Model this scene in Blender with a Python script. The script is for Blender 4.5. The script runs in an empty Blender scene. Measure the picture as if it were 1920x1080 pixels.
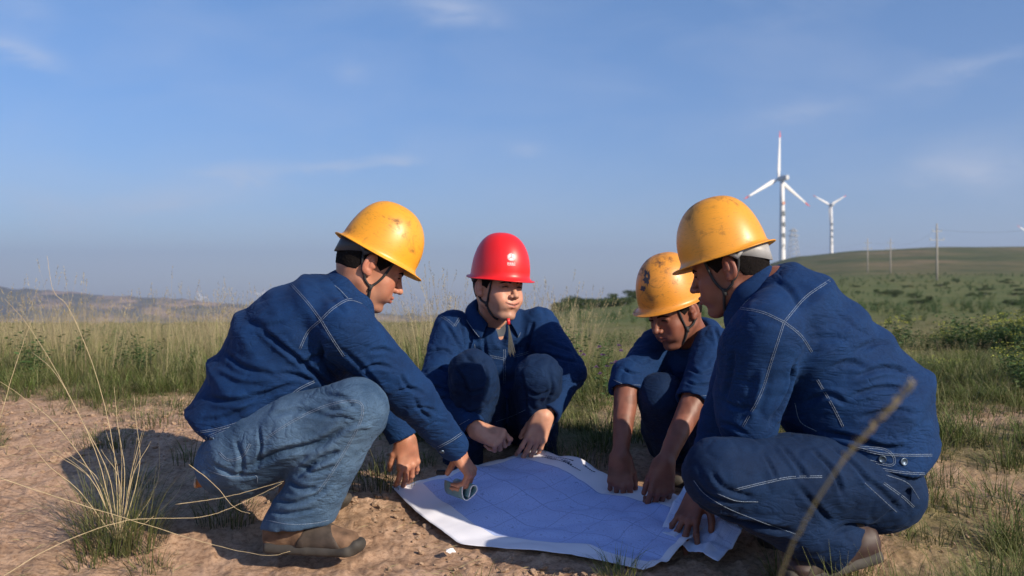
import bpy, math, random
import numpy as np
from mathutils import Vector, Matrix, noise
from mathutils.bvhtree import BVHTree

R = math.radians
rng = np.random.default_rng(7)
random.seed(7)
scene = bpy.context.scene
COL = scene.collection

# ------------------------------------------------------------------ camera, sky, sun, exposure
FPX, CX, HY, CZ = 1867.0, 960.0, 560.0, 0.76
cam_d = bpy.data.cameras.new('camera')
cam = bpy.data.objects.new('camera', cam_d)
COL.objects.link(cam)
cam_d.sensor_width = 36.0
cam_d.lens = 36.0 * FPX / 1920.0
cam_d.clip_start = 0.05
cam_d.clip_end = 20000
cam.location = (0, 0, CZ)
cam.rotation_euler = (math.pi / 2 + math.atan((HY - 540) / FPX), 0, 0)
cam_d.dof.use_dof = True
cam_d.dof.focus_distance = 3.05
cam_d.dof.aperture_fstop = 4.5
scene.camera = cam
scene.cycles.max_bounces = 6
scene.cycles.diffuse_bounces = 3
scene.cycles.glossy_bounces = 2
scene.cycles.transmission_bounces = 3
scene.cycles.volume_bounces = 0
scene.view_settings.view_transform = 'Standard'
scene.view_settings.look = 'None'
scene.view_settings.exposure = 0.33
scene.view_settings.gamma = 1.0

SUN_AZ, SUN_EL = R(50), R(27)          # azimuth measured from the camera side towards the right
sun_dir = Vector((math.sin(SUN_AZ) * math.cos(SUN_EL), -math.cos(SUN_AZ) * math.cos(SUN_EL), math.sin(SUN_EL)))
sl = bpy.data.lights.new('sun', 'SUN')
sl.energy = 5.0
sl.angle = R(0.6)
sl.color = (1.0, 0.86, 0.68)
so = bpy.data.objects.new('sun', sl)
so.rotation_euler = (-sun_dir).to_track_quat('-Z', 'Y').to_euler()
COL.objects.link(so)

world = bpy.data.worlds.new('World')
scene.world = world
world.use_nodes = True
wn, wl = world.node_tree.nodes, world.node_tree.links
wn.clear()
w_out = wn.new('ShaderNodeOutputWorld')
w_bg = wn.new('ShaderNodeBackground')
w_bg.inputs['Strength'].default_value = 0.114
sky = wn.new('ShaderNodeTexSky')
sky.sky_type = 'NISHITA'
sky.sun_disc = False
sky.sun_elevation = SUN_EL
# sky sun_rotation 0 = +Y, growing clockwise seen from above
sky.sun_rotation = math.atan2(sun_dir.x, sun_dir.y)
sky.altitude = 600
sky.air_density = 1.0
sky.dust_density = 0.8
sky.ozone_density = 2.4
hs = wn.new('ShaderNodeHueSaturation')
hs.inputs['Saturation'].default_value = 1.24
hs.inputs['Hue'].default_value = 0.507
# the air near the horizon on the far side from the sun is a deeper blue-grey
s0 = wn.new('ShaderNodeTexCoord'); s1 = wn.new('ShaderNodeSeparateXYZ'); wl.new(s0.outputs['Generated'], s1.inputs[0])
sr_ = wn.new('ShaderNodeValToRGB'); sr_.color_ramp.elements[0].position = 0.0; sr_.color_ramp.elements[1].position = 0.34
sr_.color_ramp.elements[0].color = (0.72, 0.74, 0.90, 1); sr_.color_ramp.elements[1].color = (1, 1, 1, 1)
wl.new(s1.outputs[2], sr_.inputs[0])
sm_ = wn.new('ShaderNodeMix'); sm_.data_type = 'RGBA'; sm_.blend_type = 'MULTIPLY'; sm_.inputs[0].default_value = 1
wl.new(sky.outputs[0], sm_.inputs[6]); wl.new(sr_.outputs[0], sm_.inputs[7])
wl.new(sm_.outputs[2], hs.inputs['Color'])
# thin clouds, each a stretched wisp in its own direction of the sky
tc = wn.new('ShaderNodeTexCoord')
sx = wn.new('ShaderNodeSeparateXYZ'); wl.new(tc.outputs['Generated'], sx.inputs[0])
def wm(op, a, b=None):
    x = wn.new('ShaderNodeMath'); x.operation = op
    for k_, v_ in enumerate((a, b)):
        if v_ is None: continue
        if isinstance(v_, (int, float)): x.inputs[k_].default_value = v_
        else: wl.new(v_, x.inputs[k_])
    return x.outputs[0]
yy_ = wm('MAXIMUM', sx.outputs[1], 0.05)
cu_ = wm('DIVIDE', sx.outputs[0], yy_); cv_ = wm('DIVIDE', sx.outputs[2], yy_)
cmb = wn.new('ShaderNodeCombineXYZ'); wl.new(cu_, cmb.inputs[0]); wl.new(wm('MULTIPLY', cv_, 2.6), cmb.inputs[1])
def wnoise(sc, det, dist):
    z_ = wn.new('ShaderNodeTexNoise'); z_.inputs['Scale'].default_value = sc; z_.inputs['Detail'].default_value = det
    z_.inputs['Roughness'].default_value = 0.55; z_.inputs['Distortion'].default_value = dist
    wl.new(cmb.outputs[0], z_.inputs['Vector']); return z_.outputs['Fac']
n_big, n_fine = wnoise(5, 5, 0.4), wnoise(17, 7, 0.5)
wu = wm('ADD', cu_, wm('MULTIPLY', wm('SUBTRACT', n_big, 0.5), 0.10)); wv = wm('ADD', cv_, wm('MULTIPLY', wm('SUBTRACT', n_fine, 0.5), 0.035))
tot = None
for (px_, py_, a_, b_, st_, rot_) in ((430, 325, 95, 22, .55, 4), (610, 312, 120, 11, .42, 8), (330, 375, 150, 26, .45, 6), (745, 297, 45, 10, .35, 0), (860, 12, 75, 26, .50, -10),
                                (20, 92, 75, 20, .60, -14), (30, 25, 60, 40, .30, 0), (90, 395, 95, 34, .50, -16), (985, 278, 30, 14, .30, 0), (1855, 310, 95, 38, .50, 0), (1760, 320, 50, 24, .3, 0),
                                (1820, 118, 110, 16, .28, 15), (1530, 205, 90, 18, .26, 10), (670, 135, 30, 20, .22, 0), (260, 500, 160, 26, .30, 0)):
    u0, v0 = (px_ - CX) / FPX, (HY - py_) / FPX
    c_, s_ = math.cos(R(rot_)), math.sin(R(rot_))
    du, dv = wm('SUBTRACT', wu, u0), wm('SUBTRACT', wv, v0)
    p_ = wm('ADD', wm('MULTIPLY', du, c_ / (a_ / FPX)), wm('MULTIPLY', dv, s_ / (a_ / FPX)))
    q_ = wm('ADD', wm('MULTIPLY', du, -s_ / (b_ / FPX)), wm('MULTIPLY', dv, c_ / (b_ / FPX)))
    e_ = wm('ADD', wm('MULTIPLY', p_, p_), wm('MULTIPLY', q_, q_))
    g_ = wm('MULTIPLY', wm('EXPONENT', wm('MULTIPLY', e_, -1.0)), st_)
    tot = g_ if tot is None else wm('ADD', tot, g_)
rp = wn.new('ShaderNodeMapRange'); rp.inputs[1].default_value = 0.30; rp.inputs[2].default_value = 0.72; rp.inputs[3].default_value = 0.35; rp.inputs[4].default_value = 1.0
wl.new(n_fine, rp.inputs[0])
veil = wn.new('ShaderNodeMapRange'); veil.inputs[1].default_value = 0.42; veil.inputs[2].default_value = 0.75; veil.inputs[3].default_value = 0.02; veil.inputs[4].default_value = 0.17
wl.new(n_big, veil.inputs[0])
front_ = wm('GREATER_THAN', sx.outputs[1], 0.05)
cf_ = wm('MULTIPLY', wm('MINIMUM', wm('ADD', wm('MULTIPLY', tot, rp.outputs[0]), veil.outputs[0]), 0.8), front_)
mixc = wn.new('ShaderNodeMix'); mixc.data_type = 'RGBA'
wl.new(wm('MULTIPLY', cf_, 0.95), mixc.inputs[0])
wl.new(hs.outputs[0], mixc.inputs[6])
mixc.inputs[7].default_value = (4.9, 5.2, 6.0, 1)
wl.new(mixc.outputs[2], w_bg.inputs['Color'])
wl.new(w_bg.outputs[0], w_out.inputs['Surface'])

# ------------------------------------------------------------------ helpers
def W(px, py, d):
    return Vector(((px - CX) / FPX * d, d, CZ + (HY - py) / FPX * d))

def ray_dir(px, py):
    return (W(px, py, 1.0) - Vector((0, 0, CZ))).normalized()

def link(o, parent=None):
    COL.objects.link(o)
    if parent is not None:
        o.parent = parent
    return o

def tag(o, label=None, cat=None, group=None, kind=None):
    if label: o['label'] = label
    if cat: o['category'] = cat
    if group: o['group'] = group
    if kind: o['kind'] = kind
    return o

def mesh_obj(name, verts, faces, mat=None, parent=None, smooth=True):
    me = bpy.data.meshes.new(name)
    me.from_pydata([tuple(v) for v in verts], [], [tuple(f) for f in faces])
    me.validate()
    if smooth:
        me.polygons.foreach_set('use_smooth', [True] * len(me.polygons))
    if mat: me.materials.append(mat)
    me.update()
    return link(bpy.data.objects.new(name, me), parent)

def np_mesh(name, V, Q, mat=None, parent=None, smooth=True):
    """fast mesh from numpy: V (n,3), Q (m,4) quads"""
    me = bpy.data.meshes.new(name)
    V = np.ascontiguousarray(V, dtype=np.float32); Q = np.ascontiguousarray(Q, dtype=np.int32)
    k = Q.shape[1]
    me.vertices.add(len(V)); me.vertices.foreach_set('co', V.ravel())
    me.loops.add(Q.size); me.loops.foreach_set('vertex_index', Q.ravel())
    me.polygons.add(len(Q))
    me.polygons.foreach_set('loop_start', np.arange(0, Q.size, k, dtype=np.int32))
    me.polygons.foreach_set('loop_total', np.full(len(Q), k, dtype=np.int32))
    me.update(calc_edges=True)
    if smooth:
        me.polygons.foreach_set('use_smooth', np.ones(len(Q), dtype=bool))
    if mat: me.materials.append(mat)
    o = bpy.data.objects.new(name, me)
    return link(o, parent)

def catmull(pts, n=8):
    P = [np.array(p, dtype=float) for p in pts]
    if len(P) < 3:
        return [P[0] + (P[-1] - P[0]) * t for t in np.linspace(0, 1, n * 2)]
    P = [2 * P[0] - P[1]] + P + [2 * P[-1] - P[-2]]
    out = []
    for i in range(1, len(P) - 2):
        for t in np.arange(n) / n:
            a, b, c, d = P[i - 1], P[i], P[i + 1], P[i + 2]
            out.append(0.5 * ((2 * b) + (c - a) * t + (2 * a - 5 * b + 4 * c - d) * t * t + (3 * b - a - 3 * c + d) * t ** 3))
    out.append(P[-2])
    return out

def tube_data(pts, rad, sides=6, flat=None):
    """verts/faces of a tube through pts; rad number or list; flat=(axis, factor)"""
    pts = [Vector(p) for p in pts]
    n = len(pts)
    V, Fc = [], []
    prev = None
    for i, p in enumerate(pts):
        t = (pts[min(i + 1, n - 1)] - pts[max(i - 1, 0)])
        if t.length < 1e-9: t = Vector((0, 0, 1))
        t.normalize()
        if prev is None:
            up = Vector((0, 0, 1)) if abs(t.z) < 0.9 else Vector((1, 0, 0))
            a = t.cross(up).normalized()
        else:
            a = (prev - t * prev.dot(t))
            a = a.normalized() if a.length > 1e-6 else t.orthogonal().normalized()
        prev = a
        b = t.cross(a)
        r = rad[i] if hasattr(rad, '__len__') else rad
        for k in range(sides):
            an = 2 * math.pi * k / sides
            V.append(p + a * (math.cos(an) * r) + b * (math.sin(an) * r))
    for i in range(n - 1):
        for k in range(sides):
            k2 = (k + 1) % sides
            Fc.append((i * sides + k, i * sides + k2, (i + 1) * sides + k2, (i + 1) * sides + k))
    Fc.append(tuple(range(sides - 1, -1, -1)))
    Fc.append(tuple((n - 1) * sides + k for k in range(sides)))
    return V, Fc

class MB:
    def __init__(s): s.V, s.F = [], []
    def add(s, V, Fc):
        o = len(s.V); s.V += [Vector(v) for v in V]; s.F += [tuple(i + o for i in f) for f in Fc]; return s
    def tube(s, pts, rad, sides=6): return s.add(*tube_data(pts, rad, sides))
    def box(s, c, sz, M=None):
        c = Vector(c); V = []
        for x in (-1, 1):
            for y in (-1, 1):
                for z in (-1, 1):
                    v = Vector((x * sz[0] / 2, y * sz[1] / 2, z * sz[2] / 2))
                    if M: v = M @ v
                    V.append(c + v)
        return s.add(V, [(0, 1, 3, 2), (4, 6, 7, 5), (0, 4, 5, 1), (2, 3, 7, 6), (0, 2, 6, 4), (1, 5, 7, 3)])
    def build(s, name, mat, parent=None, smooth=True):
        return mesh_obj(name, s.V, s.F, mat, parent, smooth)

# ------------------------------------------------------------------ materials
def new_mat(name):
    m = bpy.data.materials.new(name); m.use_nodes = True
    nt = m.node_tree
    return m, nt.nodes, nt.links, nt.nodes['Principled BSDF']

def simple(name, col, rough=0.6, metal=0.0, spec=None, noise_amt=0.15, nscale=20, bump=0.0, sheen=0):
    m, n, l, b = new_mat(name)
    b.inputs['Roughness'].default_value = rough
    b.inputs['Metallic'].default_value = metal
    if spec is not None: b.inputs['Specular IOR Level'].default_value = spec
    t = n.new('ShaderNodeTexCoord'); z = n.new('ShaderNodeTexNoise')
    z.inputs['Scale'].default_value = nscale; z.inputs['Detail'].default_value = 5
    l.new(t.outputs['Object'], z.inputs['Vector'])
    r = n.new('ShaderNodeValToRGB')
    c = np.array(col)
    r.color_ramp.elements[0].position = 0.3; r.color_ramp.elements[1].position = 0.7
    r.color_ramp.elements[0].color = (*(c * (1 - noise_amt)), 1)
    r.color_ramp.elements[1].color = (*np.minimum(c * (1 + noise_amt), 1), 1)
    l.new(z.outputs['Fac'], r.inputs[0]); l.new(r.outputs[0], b.inputs['Base Color'])
    if bump:
        bp = n.new('ShaderNodeBump'); bp.inputs['Strength'].default_value = bump; bp.inputs['Distance'].default_value = 0.002
        l.new(z.outputs['Fac'], bp.inputs['Height']); l.new(bp.outputs[0], b.inputs['Normal'])
    return m

def denim(name, dark, light, fade=(0.45, 0.62), rough=0.85, nscale=9.0):
    m, n, l, b = new_mat(name)
    b.inputs['Roughness'].default_value = rough
    b.inputs['Specular IOR Level'].default_value = 0.2
    b.inputs['Sheen Weight'].default_value = 0.03
    b.inputs['Sheen Roughness'].default_value = 0.5
    b.inputs['Sheen Tint'].default_value = (0.35, 0.55, 1, 1)
    t = n.new('ShaderNodeTexCoord')
    z = n.new('ShaderNodeTexNoise'); z.inputs['Scale'].default_value = nscale; z.inputs['Detail'].default_value = 6; z.inputs['Roughness'].default_value = 0.65
    z2 = n.new('ShaderNodeTexNoise'); z2.inputs['Scale'].default_value = 260; z2.inputs['Detail'].default_value = 3
    l.new(t.outputs['Object'], z.inputs['Vector']); l.new(t.outputs['Object'], z2.inputs['Vector'])
    r = n.new('ShaderNodeValToRGB')
    r.color_ramp.elements[0].position = fade[0]; r.color_ramp.elements[1].position = fade[1]
    r.color_ramp.elements[0].color = (*dark, 1); r.color_ramp.elements[1].color = (*light, 1)
    # worn colour also sits on the raised creases
    at = n.new('ShaderNodeAttribute'); at.attribute_name = 'wear'
    ad = n.new('ShaderNodeMath'); ad.operation = 'ADD'
    l.new(z.outputs['Fac'], ad.inputs[0]); l.new(at.outputs['Fac'], ad.inputs[1])
    l.new(ad.outputs[0], r.inputs[0])
    r2 = n.new('ShaderNodeValToRGB')
    r2.color_ramp.elements[0].position = 0.35; r2.color_ramp.elements[1].position = 0.65
    r2.color_ramp.elements[0].color = (0.75, 0.75, 0.75, 1); r2.color_ramp.elements[1].color = (1, 1, 1, 1)
    l.new(z2.outputs['Fac'], r2.inputs[0])
    mx = n.new('ShaderNodeMix'); mx.data_type = 'RGBA'; mx.blend_type = 'MULTIPLY'; mx.inputs[0].default_value = 1
    l.new(r.outputs[0], mx.inputs[6]); l.new(r2.outputs[0], mx.inputs[7]); l.new(mx.outputs[2], b.inputs['Base Color'])
    def fold(rot, sc, dist, lo):
        mq = n.new('ShaderNodeMapping'); mq.inputs['Rotation'].default_value = rot; mq.inputs['Scale'].default_value = sc
        l.new(t.outputs['Object'], mq.inputs[0])
        zq = n.new('ShaderNodeTexNoise'); zq.inputs['Scale'].default_value = 1; zq.inputs['Detail'].default_value = 2.5; zq.inputs['Distortion'].default_value = dist
        l.new(mq.outputs[0], zq.inputs['Vector'])
        s_ = n.new('ShaderNodeMath'); s_.operation = 'SUBTRACT'; l.new(zq.outputs['Fac'], s_.inputs[0]); s_.inputs[1].default_value = 0.5
        a_ = n.new('ShaderNodeMath'); a_.operation = 'ABSOLUTE'; l.new(s_.outputs[0], a_.inputs[0])
        m_ = n.new('ShaderNodeMapRange'); m_.inputs[1].default_value = 0; m_.inputs[2].default_value = lo; m_.inputs[3].default_value = 0; m_.inputs[4].default_value = 1
        l.new(a_.outputs[0], m_.inputs[0]); return m_.outputs[0]
    f1 = fold((0.7, 0.5, 0.3), (5, 8, 17), 1.6, 0.08); f2 = fold((-0.8, -0.6, 1.1), (9, 12, 22), 1.5, 0.10)
    fm = n.new('ShaderNodeMath'); fm.operation = 'ADD'; l.new(f1, fm.inputs[0]); l.new(f2, fm.inputs[1])
    b1 = n.new('ShaderNodeBump'); b1.inputs['Strength'].default_value = 0.42; b1.inputs['Distance'].default_value = 0.004
    zm_ = n.new('ShaderNodeTexNoise'); zm_.inputs['Scale'].default_value = 5.5; zm_.inputs['Detail'].default_value = 2; l.new(t.outputs['Object'], zm_.inputs['Vector'])
    mm_ = n.new('ShaderNodeMapRange'); mm_.inputs[1].default_value = 0.40; mm_.inputs[2].default_value = 0.62; mm_.inputs[3].default_value = 0.12; mm_.inputs[4].default_value = 1.0; l.new(zm_.outputs['Fac'], mm_.inputs[0])
    fx = n.new('ShaderNodeMath'); fx.operation = 'MULTIPLY'; l.new(fm.outputs[0], fx.inputs[0]); l.new(mm_.outputs[0], fx.inputs[1])
    l.new(fx.outputs[0], b1.inputs['Height'])
    b2 = n.new('ShaderNodeBump'); b2.inputs['Strength'].default_value = 0.5; b2.inputs['Distance'].default_value = 0.0008
    l.new(z2.outputs['Fac'], b2.inputs['Height']); l.new(b1.outputs[0], b2.inputs['Normal'])
    l.new(b2.outputs[0], b.inputs['Normal'])
    return m

def skin_mat(name, base):
    m, n, l, b = new_mat(name)
    b.inputs['Roughness'].default_value = 0.5
    b.inputs['Subsurface Weight'].default_value = 0.12
    b.inputs['Subsurface Scale'].default_value = 0.01
    b.inputs['Subsurface Radius'].default_value = (1.0, 0.35, 0.2)
    t = n.new('ShaderNodeTexCoord'); z = n.new('ShaderNodeTexNoise'); z.inputs['Scale'].default_value = 26; z.inputs['Detail'].default_value = 6
    l.new(t.outputs['Object'], z.inputs['Vector'])
    r = n.new('ShaderNodeValToRGB'); c = np.array(base)
    r.color_ramp.elements[0].position = 0.3; r.color_ramp.elements[1].position = 0.72
    r.color_ramp.elements[0].color = (*(c * np.array([0.86, 0.76, 0.72])), 1); r.color_ramp.elements[1].color = (*(c * 1.08), 1)
    l.new(z.outputs['Fac'], r.inputs[0])
    at = n.new('ShaderNodeAttribute'); at.attribute_name = 'tint'
    mx = n.new('ShaderNodeMix'); mx.data_type = 'RGBA'; mx.blend_type = 'MULTIPLY'; mx.inputs[0].default_value = 1
    l.new(r.outputs[0], mx.inputs[6]); l.new(at.outputs['Color'], mx.inputs[7]); l.new(mx.outputs[2], b.inputs['Base Color'])
    z2 = n.new('ShaderNodeTexNoise'); z2.inputs['Scale'].default_value = 180; z2.inputs['Detail'].default_value = 3
    l.new(t.outputs['Object'], z2.inputs['Vector'])
    bp = n.new('ShaderNodeBump'); bp.inputs['Strength'].default_value = 0.25; bp.inputs['Distance'].default_value = 0.001
    l.new(z2.outputs['Fac'], bp.inputs['Height']); l.new(bp.outputs[0], b.inputs['Normal'])
    return m

def helmet_mat(name, base, dirt, amount, seed):
    m, n, l, b = new_mat(name)
    b.inputs['Roughness'].default_value = 0.34
    b.inputs['Coat Weight'].default_value = 0.15; b.inputs['Coat Roughness'].default_value = 0.3
    t = n.new('ShaderNodeTexCoord')
    mpn = n.new('ShaderNodeMapping'); mpn.inputs['Location'].default_value = (seed, seed * 0.7, 0)
    l.new(t.outputs['Object'], mpn.inputs[0])
    z = n.new('ShaderNodeTexNoise'); z.inputs['Scale'].default_value = 14; z.inputs['Detail'].default_value = 8; z.inputs['Roughness'].default_value = 0.72; z.inputs['Distortion'].default_value = 0.6
    l.new(mpn.outputs[0], z.inputs['Vector'])
    # scratches: stretched noise
    mp2 = n.new('ShaderNodeMapping'); mp2.inputs['Scale'].default_value = (2, 5, 22); mp2.inputs['Rotation'].default_value = (0.3, 0.2, seed)
    l.new(t.outputs['Object'], mp2.inputs[0])
    z2 = n.new('ShaderNodeTexNoise'); z2.inputs['Scale'].default_value = 22; z2.inputs['Detail'].default_value = 6; z2.inputs['Roughness'].default_value = 0.7
    l.new(mp2.outputs[0], z2.inputs['Vector'])
    sp = n.new('ShaderNodeSeparateXYZ'); l.new(t.outputs['Object'], sp.inputs[0])
    # more grime towards the crown, where helmets are put down
    mh = n.new('ShaderNodeMapRange'); mh.inputs[1].default_value = 0.0; mh.inputs[2].default_value = 0.16; mh.inputs[3].default_value = -0.03; mh.inputs[4].default_value = 0.05
    l.new(sp.outputs['Z'], mh.inputs[0])
    ad = n.new('ShaderNodeMath'); ad.operation = 'ADD'; l.new(z.outputs['Fac'], ad.inputs[0]); l.new(mh.outputs[0], ad.inputs[1])
    r = n.new('ShaderNodeValToRGB'); r.color_ramp.elements[0].position = 0.60 - 0.02 * amount; r.color_ramp.elements[1].position = 0.74 - 0.02 * amount
    r.color_ramp.elements[0].color = (0, 0, 0, 1); r.color_ramp.elements[1].color = (1, 1, 1, 1)
    l.new(ad.outputs[0], r.inputs[0])
    r2 = n.new('ShaderNodeValToRGB'); r2.color_ramp.elements[0].position = 0.56; r2.color_ramp.elements[1].position = 0.66
    r2.color_ramp.elements[0].color = (0, 0, 0, 1); r2.color_ramp.elements[1].color = (1, 1, 1, 1)
    l.new(z2.outputs['Fac'], r2.inputs[0])
    mxm = n.new('ShaderNodeMath'); mxm.operation = 'MAXIMUM'; l.new(r.outputs[0], mxm.inputs[0])
    m3 = n.new('ShaderNodeMath'); m3.operation = 'MULTIPLY'; m3.inputs[1].default_value = 0.55; l.new(r2.outputs[0], m3.inputs[0]); l.new(m3.outputs[0], mxm.inputs[1])
    ms = n.new('ShaderNodeMath'); ms.operation = 'MULTIPLY'; ms.inputs[1].default_value = min(1.0, amount * 0.5); l.new(mxm.outputs[0], ms.inputs[0])
    mx = n.new('ShaderNodeMix'); mx.data_type = 'RGBA'
    zc = n.new('ShaderNodeTexNoise'); zc.inputs['Scale'].default_value = 5; l.new(t.outputs['Object'], zc.inputs['Vector'])
    rc = n.new('ShaderNodeValToRGB'); c = np.array(base)
    rc.color_ramp.elements[0].position = .3; rc.color_ramp.elements[1].position = .7
    rc.color_ramp.elements[0].color = (*(c * 0.9), 1); rc.color_ramp.elements[1].color = (*np.minimum(1, c * 1.07), 1)
    l.new(zc.outputs['Fac'], rc.inputs[0])
    l.new(ms.outputs[0], mx.inputs[0]); l.new(rc.outputs[0], mx.inputs[6]); mx.inputs[7].default_value = (*dirt, 1)
    l.new(mx.outputs[2], b.inputs['Base Color'])
    mr = n.new('ShaderNodeMapRange'); mr.inputs[3].default_value = 0.40; mr.inputs[4].default_value = 0.75
    l.new(ms.outputs[0], mr.inputs[0]); l.new(mr.outputs[0], b.inputs['Roughness'])
    return m

M_JACKET = denim('jacket_denim', (0.004, 0.021, 0.078), (0.008, 0.046, 0.160), (0.25, 0.85))
M_TROUS = denim('navy_denim', (0.003, 0.013, 0.045), (0.007, 0.030, 0.095), (0.25, 0.85))
M_JEANS = denim('faded_denim', (0.034, 0.074, 0.145), (0.125, 0.215, 0.345), (0.30, 0.80), nscale=7)
M_STITCH = simple('stitch_thread', (0.20, 0.26, 0.36), 0.8, nscale=300, noise_amt=0.5)
M_BUTTON = simple('button_metal', (0.10, 0.14, 0.20), 0.4, 0.7)
M_SKIN_A = skin_mat('skin_tan', (0.50, 0.235, 0.15))
M_SKIN_B = skin_mat('skin_light', (0.62, 0.335, 0.23))
M_SKIN_D = skin_mat('skin_brown', (0.25, 0.105, 0.07))
M_HAIR = simple('black_hair', (0.010, 0.008, 0.008), 0.9, spec=0.1, nscale=200, noise_amt=0.5, bump=0.6)
M_STRAP = simple('strap_webbing', (0.02, 0.021, 0.024), 0.7)
M_BAND = simple('headband_plastic', (0.05, 0.055, 0.065), 0.45)
M_BANDG = simple('grey_plastic', (0.34, 0.34, 0.35), 0.45)
M_YEL1 = helmet_mat('yellow_shell', (0.85, 0.37, 0.025), (0.12, 0.05, 0.015), 1.7, 1.3)
M_YEL2 = helmet_mat('yellow_shell_scuffed', (0.82, 0.35, 0.03), (0.10, 0.045, 0.02), 1.5, 4.1)
M_YEL3 = helmet_mat('yellow_shell_grimy', (0.74, 0.30, 0.035), (0.07, 0.035, 0.02), 2.3, 7.7)
M_RED = helmet_mat('red_shell', (0.85, 0.018, 0.02), (0.5, 0.02, 0.02), 0.1, 2.2)
M_WHITEP = simple('white_print', (0.85, 0.83, 0.84), 0.5)
M_LEATH = simple('brown_leather', (0.17, 0.10, 0.06), 0.8, nscale=26, noise_amt=0.55, bump=0.9)
M_PANEL = simple('dark_leather', (0.055, 0.042, 0.034), 0.8, nscale=30, noise_amt=0.5, bump=0.8)
M_SOLE = simple('dark_rubber', (0.05, 0.045, 0.04), 0.75, nscale=18, noise_amt=0.4, bump=0.3)
M_DSHOE = simple('dark_shoe', (0.05, 0.03, 0.028), 0.55)
M_SHIRT = simple('grey_tshirt', (0.10, 0.11, 0.13), 0.9)

# ------------------------------------------------------------------ implicit surfaces -> mesh
def unit(v):
    v = np.array(v, dtype=float); return v / max(np.linalg.norm(v), 1e-12)

class SDF:
    def __init__(s, lo, hi, h):
        s.h = h
        s.lo = np.array(lo, dtype=float)
        s.n = np.ceil((np.array(hi) - s.lo) / h).astype(int) + 1
        s.ax = [(s.lo[i] + h * np.arange(s.n[i])).astype(np.float32) for i in range(3)]
        s.D = np.full(s.n, 1.0, dtype=np.float32)
    def block(s, lo, hi):
        a = np.clip(np.floor((np.array(lo) - s.lo) / s.h).astype(int), 0, s.n)
        b = np.clip(np.ceil((np.array(hi) - s.lo) / s.h).astype(int) + 1, 0, s.n)
        sl = tuple(slice(a[i], b[i]) for i in range(3))
        X = s.ax[0][sl[0]][:, None, None]; Y = s.ax[1][sl[1]][None, :, None]; Z = s.ax[2][sl[2]][None, None, :]
        return sl, X, Y, Z
    def put(s, prim, k=0.02, op='u'):
        f, lo, hi = prim
        m = k + 3 * s.h
        sl, X, Y, Z = s.block(np.array(lo) - m, np.array(hi) + m)
        if min(x.stop - x.start for x in sl) <= 0: return s
        d = f(X, Y, Z).astype(np.float32)
        D = s.D[sl]
        if op == 'u':
            hh = np.clip(0.5 + 0.5 * (D - d) / max(k, 1e-6), 0, 1)
            s.D[sl] = D * (1 - hh) + d * hh - k * hh * (1 - hh)
        elif op == 's':       # subtract
            hh = np.clip(0.5 - 0.5 * (D + d) / max(k, 1e-6), 0, 1)
            s.D[sl] = D * (1 - hh) - d * hh + k * hh * (1 - hh)
        return s
    def cut(s, p, n, lo=None, hi=None):
        """remove everything on the +n side of the plane, inside the box lo..hi"""
        n = unit(n)
        sl, X, Y, Z = s.block(lo if lo is not None else s.lo, hi if hi is not None else s.lo + s.h * s.n)
        d = (X - p[0]) * n[0] + (Y - p[1]) * n[1] + (Z - p[2]) * n[2]
        s.D[sl] = np.maximum(s.D[sl], d)
        return s
    def mesh(s, smooth=1):
        D = s.D
        c = D < 0
        cs = np.zeros([x - 1 for x in D.shape], dtype=np.uint8)
        for i in (0, 1):
            for j in (0, 1):
                for k in (0, 1):
                    cs += c[i:D.shape[0] - 1 + i, j:D.shape[1] - 1 + j, k:D.shape[2] - 1 + k]
        act = np.argwhere((cs > 0) & (cs < 8))
        idx = np.full(cs.shape, -1, dtype=np.int32)
        idx[act[:, 0], act[:, 1], act[:, 2]] = np.arange(len(act))
        corners = [(i, j, k) for i in (0, 1) for j in (0, 1) for k in (0, 1)]
        val = {o: D[act[:, 0] + o[0], act[:, 1] + o[1], act[:, 2] + o[2]] for o in corners}
        acc = np.zeros((len(act), 3)); cnt = np.zeros(len(act))
        for o in corners:
            for ax in range(3):
                if o[ax] == 0:
                    q = list(o); q[ax] = 1; q = tuple(q)
                    a, b = val[o], val[q]
                    mk = (a < 0) != (b < 0)
                    t = np.where(mk, a / np.where(mk, a - b, 1), 0)
                    p = np.array(o, dtype=float)[None, :].repeat(len(act), 0)
                    p[:, ax] = t
                    acc += p * mk[:, None]; cnt += mk
        V = s.lo + s.h * (act + acc / cnt[:, None])
        quads = []
        for ax in range(3):
            sh = list(D.shape)
            a = [slice(None)] * 3; b = [slice(None)] * 3
            a[ax] = slice(0, sh[ax] - 1); b[ax] = slice(1, sh[ax])
            ca, cb = c[tuple(a)], c[tuple(b)]
            e = np.argwhere(ca != cb)
            o1, o2 = [x for x in range(3) if x != ax]
            ok = (e[:, o1] > 0) & (e[:, o2] > 0) & (e[:, o1] < cs.shape[o1]) & (e[:, o2] < cs.shape[o2])
            e = e[ok]
            def cell(d1, d2):
                q = e.copy(); q[:, o1] -= d1; q[:, o2] -= d2
                return idx[q[:, 0], q[:, 1], q[:, 2]]
            q = np.stack([cell(0, 0), cell(1, 0), cell(1, 1), cell(0, 1)], 1)
            inside_low = ca[e[:, 0], e[:, 1], e[:, 2]]
            flip = inside_low if ax != 1 else ~inside_low
            q[~flip] = q[~flip][:, ::-1]
            quads.append(q)
        Q = np.concatenate(quads)
        Q = Q[(Q >= 0).all(1)]
        for _ in range(smooth):
            V = laplace(V, Q, 0.5)
        return V, Q

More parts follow.
